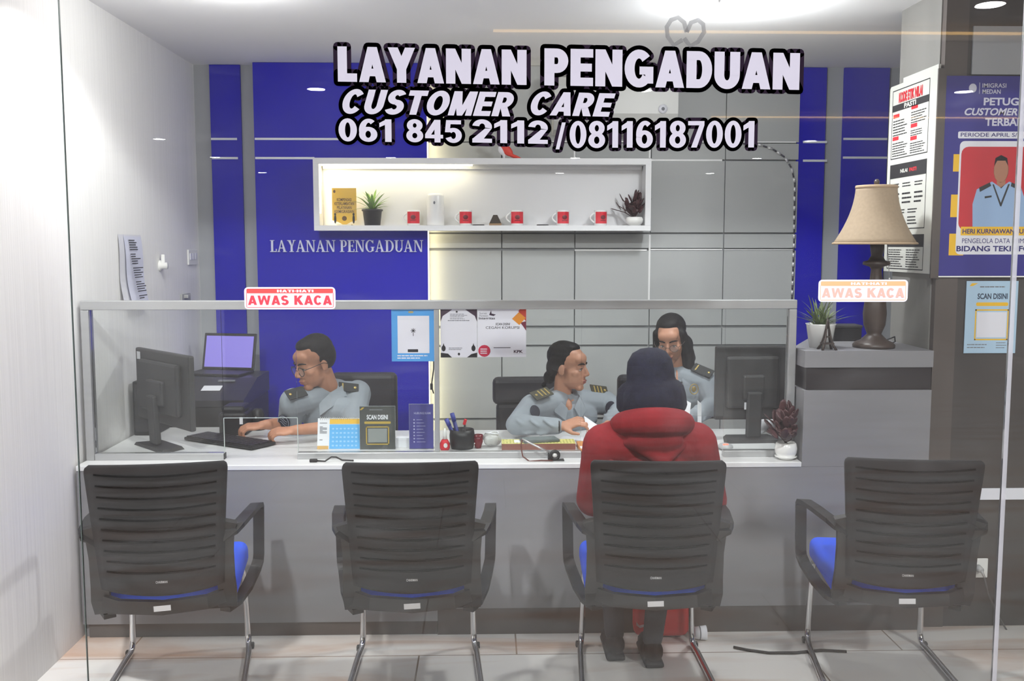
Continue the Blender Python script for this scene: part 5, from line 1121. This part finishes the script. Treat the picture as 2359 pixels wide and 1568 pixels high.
# ------------------------------------------------------------------ people
def frame(fwd, roll=0., up=(0, 0, 1)):
    f = Vector(fwd).normalized(); r = f.cross(Vector(up)).normalized(); u = r.cross(f)
    M = Matrix((r, f, u)).transposed()
    return M @ Matrix.Rotation(roll, 3, 'Y')
def L(c, F): return lambda x, y, z: Vector(c) + F @ Vector((x, y, z))
def head_shapes(m, c, F, fem=False):
    p = L(c, F); k = .95 if fem else 1.
    def e(x, y, z, a, b, g): m.ell(p(x * k, y * k, z * k), (a * k, b * k, g * k), F, 18)
    e(0, -.012, .045, .075, .094, .082); e(0, .028, -.03, .062, .066, .082); e(0, .015, -.05, .056, .06, .055)
    e(0, .066, -.098, .026, .024, .02); e(0, .07, .022, .052, .02, .014); e(0, .062, .05, .056, .03, .035)
    for s in (-1, 1):
        e(s * .04, .052, -.022, .024, .026, .022); e(s * .076, -.012, -.006, .009, .018, .031); e(s * .079, -.004, -.022, .007, .01, .013)
        e(s * .011, .098, -.031, .009, .011, .008); e(s * .031, .072, .008, .018, .013, .007); e(s * .031, .069, -.007, .016, .012, .005)
    m.cap(p(0, .086 * k, .014 * k), p(0, .106 * k, -.024 * k), .0085 * k, .0125 * k, 10)
    e(0, .088, -.058, .024, .012, .007); e(0, .084, -.072, .02, .012, .008)
def face_parts(t, c, F, fem=False, brow=hair_m, mouth_open=False):
    p = L(c, F); k = .95 if fem else 1.
    for s in (-1, 1):
        m = MB(mat('eye white', S(206, 198, 192), .3)); m.ell(p(s * .031 * k, .0705 * k, .0 * k), (.0125, .012, .009), F, 12); m.use(mat('dark iris', S(30, 20, 16), .2)).ell(p(s * .031 * k, .0795 * k, -.001 * k), (.0058, .0035, .0058), F, 10); m.build('eye', t)
        MB(brow).tube([p(s * x * k, y * k, z * k) for x, y, z in ((.012, .091, .026), (.025, .0895, .031), (.04, .082, .031), (.052, .068, .025))], [.003, .004, .0036, .002], 6).build('eyebrow', t)
        MB(brow).tube([p(s * x * k, y * k, z * k) for x, y, z in ((.018, .083, .004), (.031, .0855, .007), (.044, .079, .003))], [.0012, .0018, .0012], 6).build('eyelash', t)
    m = MB(lip_m); m.ell(p(0, .0955 * k, -.0595 * k), (.021, .0065, .0048), F, 12); m.ell(p(0, .092 * k, -.0695 * k), (.018, .0075, .0055), F, 12); m.build('lips', t)
    if mouth_open: MB(ink).ell(p(0, .0985 * k, -.0645 * k), (.014, .003, .003), F, 10).build('mouth_line', t)
def glasses(t, c, F, r=.024, k=1., m_=None):
    p = L(c, F); m = MB(m_ or black_plastic)
    for s in (-1, 1):
        m.tube([p(s * .034 + r * 1.1 * math.cos(a * PI / 10), .101 - .006 * abs(math.cos(a * PI / 10)), -.004 + r * .9 * math.sin(a * PI / 10)) for a in range(20)], .0018 if m_ is None else .0011, 6, True)
        m.tube([p(s * .059, .095, .004), p(s * .075, .06, .006), p(s * .084, -.005, .008), p(s * .083, -.03, -.006)], .0016, 6)
    m.tube([p(-.01, .101, .0), p(0, .104, .003), p(.01, .101, .0)], .0016, 6); g = m.build('glasses', t)
    l = MB(mat('spectacle lens', S(190, 200, 205), .05, alpha=.18))
    for s in (-1, 1):
        C = [p(s * .034 + r * 1.05 * math.cos(a * PI / 8), .1005 - .006 * abs(math.cos(a * PI / 8)), -.004 + r * .86 * math.sin(a * PI / 8)) for a in range(16)]; l.add(C, [tuple(range(16))])
    l.build('lens', g)
def hand_shapes(m, wrist, d, nrm, thumb, curl=.5, spread=1., sc=1., curls=None):
    """wrist point, pointing direction, back-of-hand normal, thumb side +1/-1 along d x nrm"""
    d = Vector(d).normalized(); n = (Vector(nrm) - d * Vector(nrm).dot(d)).normalized(); s = d.cross(n) * thumb
    W = Vector(wrist); k = sc
    c = W + d * .048 * k
    m.ell(c, (.05 * k, .039 * k, .0145 * k), Matrix((d, s, n)).transposed(), 14)
    m.cap(W - d * .012, W + d * .02 * k, .0235 * k, .022 * k)
    for i, (o, ln) in enumerate(((.028, .07), (.0095, .079), (-.0095, .073), (-.028, .057))):
        cu = (curls[i] if curls else curl) * (1 + .12 * i * .3)
        b = W + d * (.088 - abs(o) * .16) * k + s * o * k + n * .004; dd = (d + s * o * 3.2 * spread).normalized(); a = cu * .45; q = b
        m.cap(W + d * .03 * k + s * o * .7 * k, b, .0105 * k, .0098 * k, 10)
        for seg, fr, rr in ((0, .46, .0088), (1, .3, .008), (2, .24, .0072)):
            v = dd * math.cos(a) - n * math.sin(a); e = q + v * ln * fr * k; m.cap(q, e, rr * k, (rr - .0008) * k, 10); q = e; a += cu * .75
    b = W + d * .022 * k + s * .026 * k - n * .004; e = b + (d * .62 + s * .66 - n * .3).normalized() * .038 * k; m.cap(b, e, .0135 * k, .0105 * k, 10)
    e2 = e + (d * .9 + s * .15 - n * .35).normalized() * .03 * k; m.cap(e, e2, .0098 * k, .0078 * k, 10)
def board(t, c, along, up, w=.115, d=.055, marks=2, m_=board_m):
    """shoulder board lying on the shoulder"""
    a = Vector(along).normalized(); u = (Vector(up) - a * Vector(up).dot(a)).normalized(); q = a.cross(u); M = Matrix((a, q, u)).transposed(); c = Vector(c)
    m = MB(m_); m.box(c, (w, d, .006), M, .002); b = m.build('shoulder_board', t)
    g = MB(gold)
    for k in range(marks): g.box(c + a * (w * (-.3 + .2 * k)) + u * .004, (.007, d * .7, .003), M)
    g.ell(c + a * w * .32 + u * .004, (.008, .008, .003), M, 8); g.build('rank_marks', b)
def person(label, pelvis, knees, feet, loc_z=0.):
    return thing('person', label, 'person', (pelvis[0], pelvis[1], 0))
def legs_shapes(m, hips, knees, ankles, g=1.):
    for h, k, a in zip(hips, knees, ankles): m.cap(h, k, .082 * g, .06 * g, 14); m.cap(k, a, .058 * g, .04 * g, 14)
def shoe(t, a, d, m_=None):
    a = Vector(a); d = Vector(d).normalized(); s = Vector((-d.y, d.x, 0)); M = Matrix((d, s, Vector((0, 0, 1)))).transposed()
    m = MB(m_ or black_plastic); h = Vector((a.x, a.y, 0))
    m.ell(h + d * .075 + Vector((0, 0, .04)), (.13, .046, .036), M); m.ell(h - d * .01 + Vector((0, 0, .055)), (.055, .042, .05), M); m.box(h + d * .06 + Vector((0, 0, .012)), (.24, .08, .02), M, .008)
    m.organic('shoe', t, .006, 2)

def officer(label, skin, head_c, head_f, fem, neck, sh, el, wr, hands, torso_f, pelvis, sleeve, roll=0., chest=1.):
    """sh/el/wr: (viewer-left, viewer-right) points; sleeve: 'short' or 'long'"""
    t = person(label, pelvis, 0, 0); F = frame(head_f, roll); T = frame(torso_f)
    head_c = Vector(head_c); neck = Vector(neck); pelvis = Vector(pelvis); sh = [Vector(s) for s in sh]; el = [Vector(s) for s in el]; wr = [Vector(s) for s in wr]
    mid = (sh[0] + sh[1]) / 2; ch = mid.lerp(pelvis, .32)
    hips = [pelvis + T @ Vector((s * .09, .02, 0)) for s in (-1, 1)]; kn = [h + T @ Vector((0, .38, .0)) for h in hips]; an = [Vector((k.x, k.y, .08)) for k in kn]
    if torso_f[1] < 0:
        kn = [Vector((k.x, max(k.y, YC + .17), k.z)) for k in kn]; an = [Vector((k.x, k.y, .08)) for k in kn]
    # one continuous body
    m = MB(skin); head_shapes(m, head_c, F, fem); p = L(head_c, F)
    m.cap(neck + Vector((0, 0, -.02)), p(0, -.025, -.06), .056 if not fem else .047, .052 if not fem else .043, 16)
    m.cap(mid + Vector((0, 0, -.06)), pelvis, .082, .09, 16); m.cap(sh[0], sh[1], .045, .045)
    m.ell(neck + T @ Vector((0, .048 if fem else .07, -.062)), (.026, .05, .05), T, 14)
    for i in (0, 1):
        m.cap(sh[i], el[i], .045, .037); m.cap(el[i], wr[i], .038, .0245)
        h = hands[i]; hand_shapes(m, wr[i], *h[:4], **h[4])
    legs_shapes(m, hips, kn, an, .85); m.organic('body', t, .0045, 4)
    face_parts(t, head_c, F, fem)
    # shirt
    m = MB(shirt_m); g = 1.0 if not fem else .92
    m.ell(ch, (.165 * g * chest, .122 * g, .2), T, 20); m.ell(mid + Vector((0, 0, -.07)), (.17 * g, .1 * g, .1), T, 18); m.cap(ch, pelvis + Vector((0, 0, .03)), .125 * g, .13 * g, 18)
    m.cap(neck + Vector((0, 0, -.075)), neck + Vector((0, 0, -.04)), .085 * g, .07 * g, 16)
    for i in (0, 1):
        m.cap(mid.lerp(neck, .35).lerp(sh[i], .25), sh[i] + Vector((0, 0, -.008)), .066 * g, .068 * g, 14)
        if sleeve == 'short': q = sh[i].lerp(el[i], .86); m.cap(sh[i], q, .068 * g, .06 * g, 14)
        else:
            m.cap(sh[i], el[i], .067 * g, .056 * g, 14); m.cap(el[i], el[i].lerp(wr[i], .9), .057 * g, .043 * g, 14)
            rnd = random.Random(i + 3)
            for k in range(5):
                f = .15 + .16 * k; q = el[i].lerp(wr[i], f); m.ell(q + Vector((0, -.012, .012 * (-1) ** k)), (.05, .046, .012), Euler((.3, .5 * (-1) ** k, .4)).to_matrix(), 10)
    for k in range(4): m.ell(ch + T @ Vector((.08 * (-1) ** k, .085, -.02 - .05 * k)), (.085, .03, .014), T @ Euler((0, .5 * (-1) ** k, 0)).to_matrix(), 10)
    m.organic('shirt', t, .006, 3)
    m = MB(dark_cloth); legs_shapes(m, hips, kn, an); m.cap(hips[0], hips[1], .11, .11, 14); m.organic('trousers', t, .01, 3)
    for a in an: shoe(t, a, T @ Vector((0, 1, 0)))
    # collar flaps and tie line
    m = MB(shirt_m); nb = neck + Vector((0, 0, -.03))
    for s in (-1, 1):
        a = [nb + T @ Vector(v) for v in ((s * .018, .098, -.03), (s * .062, .062, .022), (s * .072, -.025, .045), (s * .105, .0, -.002), (s * .085, .09, -.045), (s * .04, .125, -.085))]
        a = [v + T @ Vector((0, .012, 0)) for v in a]; m.add(a + [v + T @ Vector((0, -.016, -.006)) for v in a], [(0, 1, 4, 5), (1, 2, 3, 4), (6, 11, 10, 7), (7, 10, 9, 8), (0, 5, 11, 6), (5, 4, 10, 11), (4, 3, 9, 10), (0, 6, 7, 1), (1, 7, 8, 2)])
    m.build('collar', t)
    return t, F, T, ch, mid, sh, el, wr, neck, L(head_c, F)

# --- man with glasses at the keyboard
hc = P(724, 836, 4.74)
sh = (P(676, 925, 4.70), P(824, 905, 4.93)); el = (P(668, 1000, 4.78), P(812, 1003, 4.66)); el[0].z = max(el[0].z, .80); el[1].z = .81
wr = (P(612, 992, 4.66), P(682, 1001, 4.52)); wr[0].z = .815; wr[1].z = .815
t, F, T, ch, mid, sh, el, wr, neck, hp_ = officer('man in grey short sleeved uniform with glasses typing at the left of the counter', skin_m, hc, (-.74, -.60, -.30), False, P(757, 893, 4.83), sh, el, wr,
    (((-.9, -.2, -.12), (.1, -.2, 1), 1, .9, dict(curls=(.75, .95, 1.0, 1.05))), ((-.95, -.05, -.1), (0, -.3, 1), 1, .8, dict(curls=(.6, .9, 1.0, 1.05)))), (-.42, -.9, 0), (P(800, 1100, 5.0).x, 5.09, .56), 'short', .0)
m = MB(hair_m); p = hp_
for q in (((0, -.028, .062), (.079, .09, .078)), ((0, -.05, .03), (.079, .07, .085)), ((0, .004, .1), (.058, .064, .034)), ((-.07, -.025, .02), (.012, .03, .04)), ((.07, -.025, .02), (.012, .03, .04))): m.ell(p(*q[0]), q[1], F, 18)
m.organic('hair', t, .005, 2); glasses(t, hc, F, .025)
board(t, sh[0] + Vector((.024, -.052, .05)), (sh[0] - neck) * Vector((1, 1, .6)), (-.1, -.85, .55), .10, .06, 0); board(t, P(803, 892, 4.825), (1, .3, -.16), (.05, -.8, .6), .10, .05, 1)
u = (el[0] - sh[0]).normalized(); c = sh[0].lerp(el[0], .52); n = (Vector((-.15, -1, .1)) - u * Vector((-.15, -1, .1)).dot(u)).normalized(); M = Matrix((n.cross(u), u, n)).transposed()
m = MB(mat('patch navy', S(40, 42, 56), .8)); m.ell(c + n * .072, (.034, .044, .006), M, 18); m.use(mat('patch thread', S(150, 156, 170), .8)).tube([c + n * .078 + M @ Vector((.029 * math.cos(k * PI / 10), .038 * math.sin(k * PI / 10), 0)) for k in range(20)], .0018, 5, True)
for k in range(3): m.tube([c + n * .079 + M @ Vector((x_, -.02 + .014 * k + .008 * math.sin(x_ * 120), 0)) for x_ in (-.018, -.008, .002, .012, .02)], .0014, 5)
m.build('sleeve_patch', t)
u = (el[1] - sh[1]).normalized(); c = sh[1].lerp(el[1], .35); n = Vector((-.1, -1, .1)).normalized(); MB(MATS['patch navy']).ell(c + n * .062 + Vector((-.02, 0, 0)), (.014, .006, .02), None, 12).build('sleeve_flash', t)
tf = lambda x, y, z: ch + T @ Vector((x, y, z))
m = MB(gold); m.ell(tf(-.02, .125, .075), (.012, .006, .016), T, 10); m.build('badge', t)
MB(mat('grey cloth tie', S(60, 58, 62), .8)).tube([tf(.015, .085, .165), tf(.0, .112, .1), tf(-.005, .128, .0)], 1, flat=(.012, .004, (1, .4, 0))).build('placket', t)
MB(black_plastic).box(tf(.08, .108, .045), (.065, .006, .014), T, .002).build('name_tag', t)
m = MB(silver); m.ell(tf(.075, .106, .085), (.017, .005, .009), T, 10); m.build('wing_pin', t)

# --- woman in profile
hc = P(1310, 846, 4.84)
sh = (P(1226, 935, 4.76), P(1392, 925, 4.98)); el = (P(1190, 985, 4.60), P(1428, 985, 4.9)); el[0].z = .82; el[1].z = .83
wr = (P(1292, 985, 4.51), P(1402, 985, 4.72)); wr[0].z = .828; wr[1].z = .80
t, F, T, ch, mid, sh, el, wr, neck, hp_ = officer('woman in grey long sleeved uniform in profile, hair tied back, hand on papers', skin_w, hc, (.90, -.42, -.06), True, P(1296, 905, 4.88), sh, el, wr,
    (((.92, -.1, .25), (.15, -.45, 1), 1, .8, dict(curls=(1.0, 1.05, 1.1, 1.15))), ((-.3, -.9, -.1), (0, -.3, 1), -1, .6, {})), (.32, -.95, 0), (P(1290, 1100, 5.05).x, 5.10, .56), 'long', .0)
m = MB(hair_m); p = hp_
for q in (((0, -.03, .056), (.077, .088, .078)), ((0, -.008, .1), (.056, .06, .03)), ((0, -.085, -.005), (.055, .03, .05)), ((0, -.1, -.06), (.033, .03, .035)), ((-.066, -.04, .025), (.014, .042, .04)), ((.066, -.04, .025), (.014, .042, .04))): m.ell(p(*q[0]), q[1], F, 18)
m.organic('hair', t, .005, 2)
m = MB(hair_m); rnd = random.Random(2)
for k in range(7): b = p(.02 * rnd.uniform(-1, 1), -.1, -.07); m.tube([b, b + F @ Vector((.0, -.02 - .01 * rnd.random(), -.03)), b + F @ Vector((.015 * rnd.uniform(-1, 1), -.01, -.065))], [.006, .005, .002], 6)
m.build('loose_strands', t)
board(t, sh[0] + Vector((.045, -.025, .066)), (sh[0] - neck) * Vector((1, 1, .8)), (-.2, -.72, .7), .11, .062, 3, mat('olive shoulder board', S(66, 64, 50), .7)); board(t, sh[1] + Vector((-.03, -.03, .066)), (sh[1] - neck) * Vector((1, 1, .7)), (.2, -.72, .7), .10, .055, 3, MATS['olive shoulder board'])
u = (el[0] - sh[0]).normalized(); c = sh[0].lerp(el[0], .3); n = Vector((.25, -1, .2)).normalized(); M = frame(n).copy(); M = Matrix((n.cross(u).normalized(), u, n)).transposed()
MB(MATS['patch navy']).ell(c + n * .058 + Vector((.02, 0, 0)), (.03, .04, .006), M, 16).build('sleeve_patch', t)
tf = lambda x, y, z: ch + T @ Vector((x, y, z))
MB(MATS['grey cloth tie']).tube([tf(.02, .08, .16), tf(.01, .11, .08), tf(.0, .118, -.06)], 1, flat=(.018, .004, (1, .2, 0))).build('tie', t)
c = sh[1].lerp(el[1], .45); MB(MATS['patch navy']).ell(c + Vector((-.01, -.058, 0)), (.028, .006, .036), None, 14).build('sleeve_patch', t)
MB(mat('wrist strap', S(36, 34, 36), .5)).tube([el[0].lerp(wr[0], .95) + Vector((.0 , .029 * math.cos(k * PI / 7), .029 * math.sin(k * PI / 7))) for k in range(14)], .006, 6, True).build('wrist_watch', t)

# --- woman with long hair
hc = P(1546, 783, 5.08)
sh = (P(1492, 885, 5.10), P(1624, 880, 5.06)); el = (P(1478, 985, 5.02), P(1642, 985, 4.96)); wr = (P(1520, 1000, 4.76), P(1585, 1000, 4.74)); wr[0].z = wr[1].z = .81; el[0].z = el[1].z = .85
t, F, T, ch, mid, sh, el, wr, neck, hp_ = officer('woman in grey uniform with long loose dark hair looking down behind the hat', skin_w, hc, (-.36, -.88, -.34), True, P(1558, 842, 5.14), sh, el, wr,
    (((.5, -.85, -.1), (0, 0, 1), 1, .7, {}), ((-.4, -.9, .05), (.6, 0, .8), 1, .7, {})), (-.1, -1, 0), (P(1560, 1100, 5.2).x, 5.2, .56), 'long', .06)
m = MB(hair_m); p = hp_
for q in (((0, -.03, .058), (.08, .09, .078)), ((0, -.004, .1), (.057, .062, .03)), ((0, -.07, -.02), (.075, .045, .09))): m.ell(p(*q[0]), q[1], F, 18)
for s in (-1, 1): m.cap(p(s * .066, .022, .05), p(s * .078, -.002, -.03), .022, .024); m.cap(p(s * .078, -.005, -.03), p(s * .082, -.03, -.12) , .026, .03)
b = p(0, -.075, -.05); m.cap(p(.05, -.06, -.05), neck + Vector((-.06, .02, -.12)), .05, .04); m.cap(p(-.05, -.06, -.05), neck + Vector((.06, .02, -.12)), .05, .04); m.cap(p(.078, -.02, -.08), neck + Vector((-.075, -.045, -.1)), .03, .022); m.cap(p(-.078, -.02, -.08), neck + Vector((.07, -.05, -.12)), .032, .026)
m.organic('hair', t, .005, 2); glasses(t, hc, F, .021, .95, mat('thin glasses rim', S(96, 84, 78), .3, metal=.5))
board(t, sh[1] + Vector((-.02, -.03, .066)), (sh[1] - neck) * Vector((1, 1, .7)), (.15, -.72, .7), .11, .06, 1); board(t, sh[0] + Vector((.02, -.03, .066)), (sh[0] - neck) * Vector((1, 1, .7)), (-.15, -.72, .7), .11, .06, 1)
tf = lambda x, y, z: ch + T @ Vector((x, y, z))
c = P(1599, 896, 4.94); m = MB(gold); m.tube([c + Vector((.021 * math.cos(k * PI / 8), 0, .026 * math.sin(k * PI / 8))) for k in range(16)], .0028, 6, True).ell(c + Vector((0, .004, 0)), (.013, .006, .016), None, 10); m.build('badge', t)
MB(MATS['grey cloth tie']).tube([tf(.0, .09, .14), tf(.0, .112, .06), tf(.0, .118, -.08)], 1, flat=(.018, .004, (1, 0, 0))).build('tie', t)

# --- visitor in the red hoodie, seen from behind
hood_m = mat('red hoodie cloth', S(130, 18, 28), .9, noise=((14, 14, 14), .12), bump=((30, 30, 14), .6)); hat_m = mat('navy fuzzy hat', S(26, 26, 44), .95, noise=((40, 40, 40), .35), bump=((35, 35, 35), .8)); jean = mat('charcoal jeans', S(62, 64, 70), .9)
VY = 3.62; hc = P(1500, 890, VY + .06)
pel = Vector((P(1505, 1300, VY).x, VY + .02, .50)); neck = P(1500, 955, VY + .01); shv = (P(1392, 1018, VY + .01), P(1602, 1014, VY + .01)); elv = (P(1366, 1150, VY + .09), P(1636, 1150, VY + .12)); 
wrv = (Vector((pel.x - .12, VY + .27, .60)), Vector((pel.x + .12, VY + .28, .60)))
hipv = [pel + Vector((s * .09, .04, 0)) for s in (-1, 1)]; knv = [pel + Vector((s * .12, .36, .005)) for s in (-1, 1)]
fa = PZ(1436, 1500, .1); fb = PZ(1524, 1520, .1); anv = [Vector((fa.x - .01, 3.845, .1)), Vector((fb.x, 3.775, .1))]
t = thing('person', 'person in a red hoodie and dark hat seated with back to the glass', 'person', (pel.x, pel.y, 0)); F = frame((.1, 1, -.12))
m = MB(skin_w); head_shapes(m, hc, F, True); p = L(hc, F); m.cap(neck + Vector((0, 0, -.05)), p(0, -.025, -.05), .052, .05, 14); m.cap(neck + Vector((0, .02, -.13)), pel, .11, .12, 16); m.cap(shv[0], shv[1], .06, .06)
for i in (0, 1):
    m.cap(shv[i], elv[i], .045, .036); m.cap(elv[i], wrv[i], .036, .025); hand_shapes(m, wrv[i], (.5 if i == 0 else -.5, .85, -.15), (0, .15, 1), -1 if i else 1, curl=.5)
legs_shapes(m, hipv, knv, anv, .85); m.organic('body', t, .0055, 3); face_parts(t, hc, F, True)
m = MB(hair_m); m.ell(p(0, -.018, .0), (.074, .074, .08), F, 16).cap(p(-.05, -.04, -.04), p(-.055, -.05, -.1), .035, .025).cap(p(.05, -.04, -.04), p(.055, -.05, -.1), .035, .025); m.organic('hair', t, .006, 2)
m = MB(hood_m); ch = neck.lerp(pel, .5) + Vector((0, .02, 0))
m.ell(ch, (.2, .135, .26), None, 20); m.cap(ch + Vector((0, 0, -.1)), pel + Vector((0, 0, .05)), .165, .175, 18); m.cap(shv[0] + Vector((.05, 0, -.015)), shv[1] + Vector((-.05, 0, -.015)), .085, .085, 16)
for i in (0, 1): m.cap(neck + Vector((0, 0, -.05)), shv[i] + Vector((0, 0, -.01)), .08, .078, 14); m.cap(shv[i] + Vector((0, 0, -.012)), elv[i], .083, .066, 16); m.cap(elv[i], wrv[i], .066, .048, 14)
for k, (x, z) in enumerate(((-.09, -.2), (.08, -.24), (-.02, -.3), (.1, -.36))): m.ell(neck + Vector((x, -.12, z)), (.11, .03, .014), Euler((0, .6 * (-1) ** k, 0)).to_matrix(), 10)
m.organic('hoodie', t, .007, 3)
m = MB(hood_m)                                   # hood lying in folds round the neck
m.tube([neck + Vector((.118 * math.cos(a_), -.015 + .098 * math.sin(a_), -.035 - .03 * math.sin(a_))) for a_ in [k * 2 * PI / 20 for k in range(20)]], [.042 + .012 * max(0, -math.sin(k * 2 * PI / 20)) for k in range(20)], 12, True); m.ell(neck + Vector((0, -.085, -.085)), (.11, .045, .055), Euler((.3, 0, 0)).to_matrix(), 16); m.cap(neck + Vector((-.1, -.075, -.09)), neck + Vector((.02, -.115, -.15)), .018, .022).cap(neck + Vector((.11, -.07, -.1)), neck + Vector((.03, -.118, -.155)), .016, .02).cap(neck + Vector((-.09, -.085, -.055)), neck + Vector((.06, -.1, -.075)), .014, .018); m.organic('hood', t, .006, 3)
m = MB(jean); legs_shapes(m, hipv, knv, anv, 1.02); m.cap(hipv[0], hipv[1], .12, .12, 14); m.organic('trousers', t, .009, 3)
for a_ in anv: shoe(t, a_, (0, 1, 0), mat('black shoe', S(28, 27, 32), .6))
m = MB(hat_m)                                    # soft hat with a drooping brim
hz = hc + Vector((0, -.005, 0)); yaw = Euler((math.radians(-4), math.radians(-4), 0)).to_matrix()
pr = [(0, .15), (.035, .147), (.068, .132), (.09, .1), (.097, .06), (.098, .034), (.103, .022), (.117, .012), (.132, -.008), (.139, -.04), (.141, -.078), (.136, -.09), (.133, -.075), (.13, -.035), (.118, -.005), (.1, .01), (.094, .03), (.09, .06), (.065, .12), (0, .142)]
n = 40; vs = []; fs = []
for r, z in [(q[0] * .93, q[1]) for q in pr]:
    for k in range(n): a_ = 2 * PI * k / n; wob = 1 + (.07 * math.sin(3 * a_ + .8) + .04 * math.sin(7 * a_)) * max(0, (r - .09) / .05) + .03 * max(0, (r - .1) / .03) * math.cos(a_ - PI); vs.append(hz + yaw @ Vector((r * wob * math.cos(a_), r * wob * math.sin(a_) * 1.05, z + .008 * math.sin(5 * a_) * max(0, (r - .09) / .05))))
for i in range(len(pr) - 1):
    for k in range(n): fs.append((i * n + k, i * n + (k + 1) % n, (i + 1) * n + (k + 1) % n, (i + 1) * n + k))
m.add(vs, fs, True); m.build('hat', t)
# red bag on the floor by the feet
c = PZ(1528, 1512, 0); c.y = 4.03; t = thing('bag', 'red sports bag with pale curved mark on the floor by the visitor feet', 'bag', (c.x, c.y, 0))
a = R(1462, 1418, 1592, 1512, 3.98); m = MB(mat('red bag cloth', S(196, 26, 34), .75, noise=((8, 8, 8), .1))); cx = (a[0] + a[1]) / 2; w = a[1] - a[0]
m.box((cx, 4.032, .145), (w, .08, .27), None, .035, 3); m.box((cx, 4.032, .1), (w * 1.02, .085, .16), None, .04, 3); m.organic('bag', t, .007, 3)
y = 3.987; q = [(1466, 1432), (1466, 1440), (1474, 1446), (1486, 1443), (1497, 1436), (1484, 1438), (1474, 1440), (1470, 1437)]; m = MB(mat('pale mark', S(214, 190, 196), .6)); m.prism([(P(x, yy_, y).x, P(x, yy_, y).z) for x, yy_ in q][::-1], y, y + .001); m.build('printed_mark', t)
m = MB(MATS['red bag cloth'])
for s in (-.07, .07): m.tube([(cx + s, 4.032, .265), (cx + s * .9, 4.032, .33), (cx + s * .5, 4.032, .355), (cx, 4.032, .36)] , .007, 6)
m.build('handles', t)
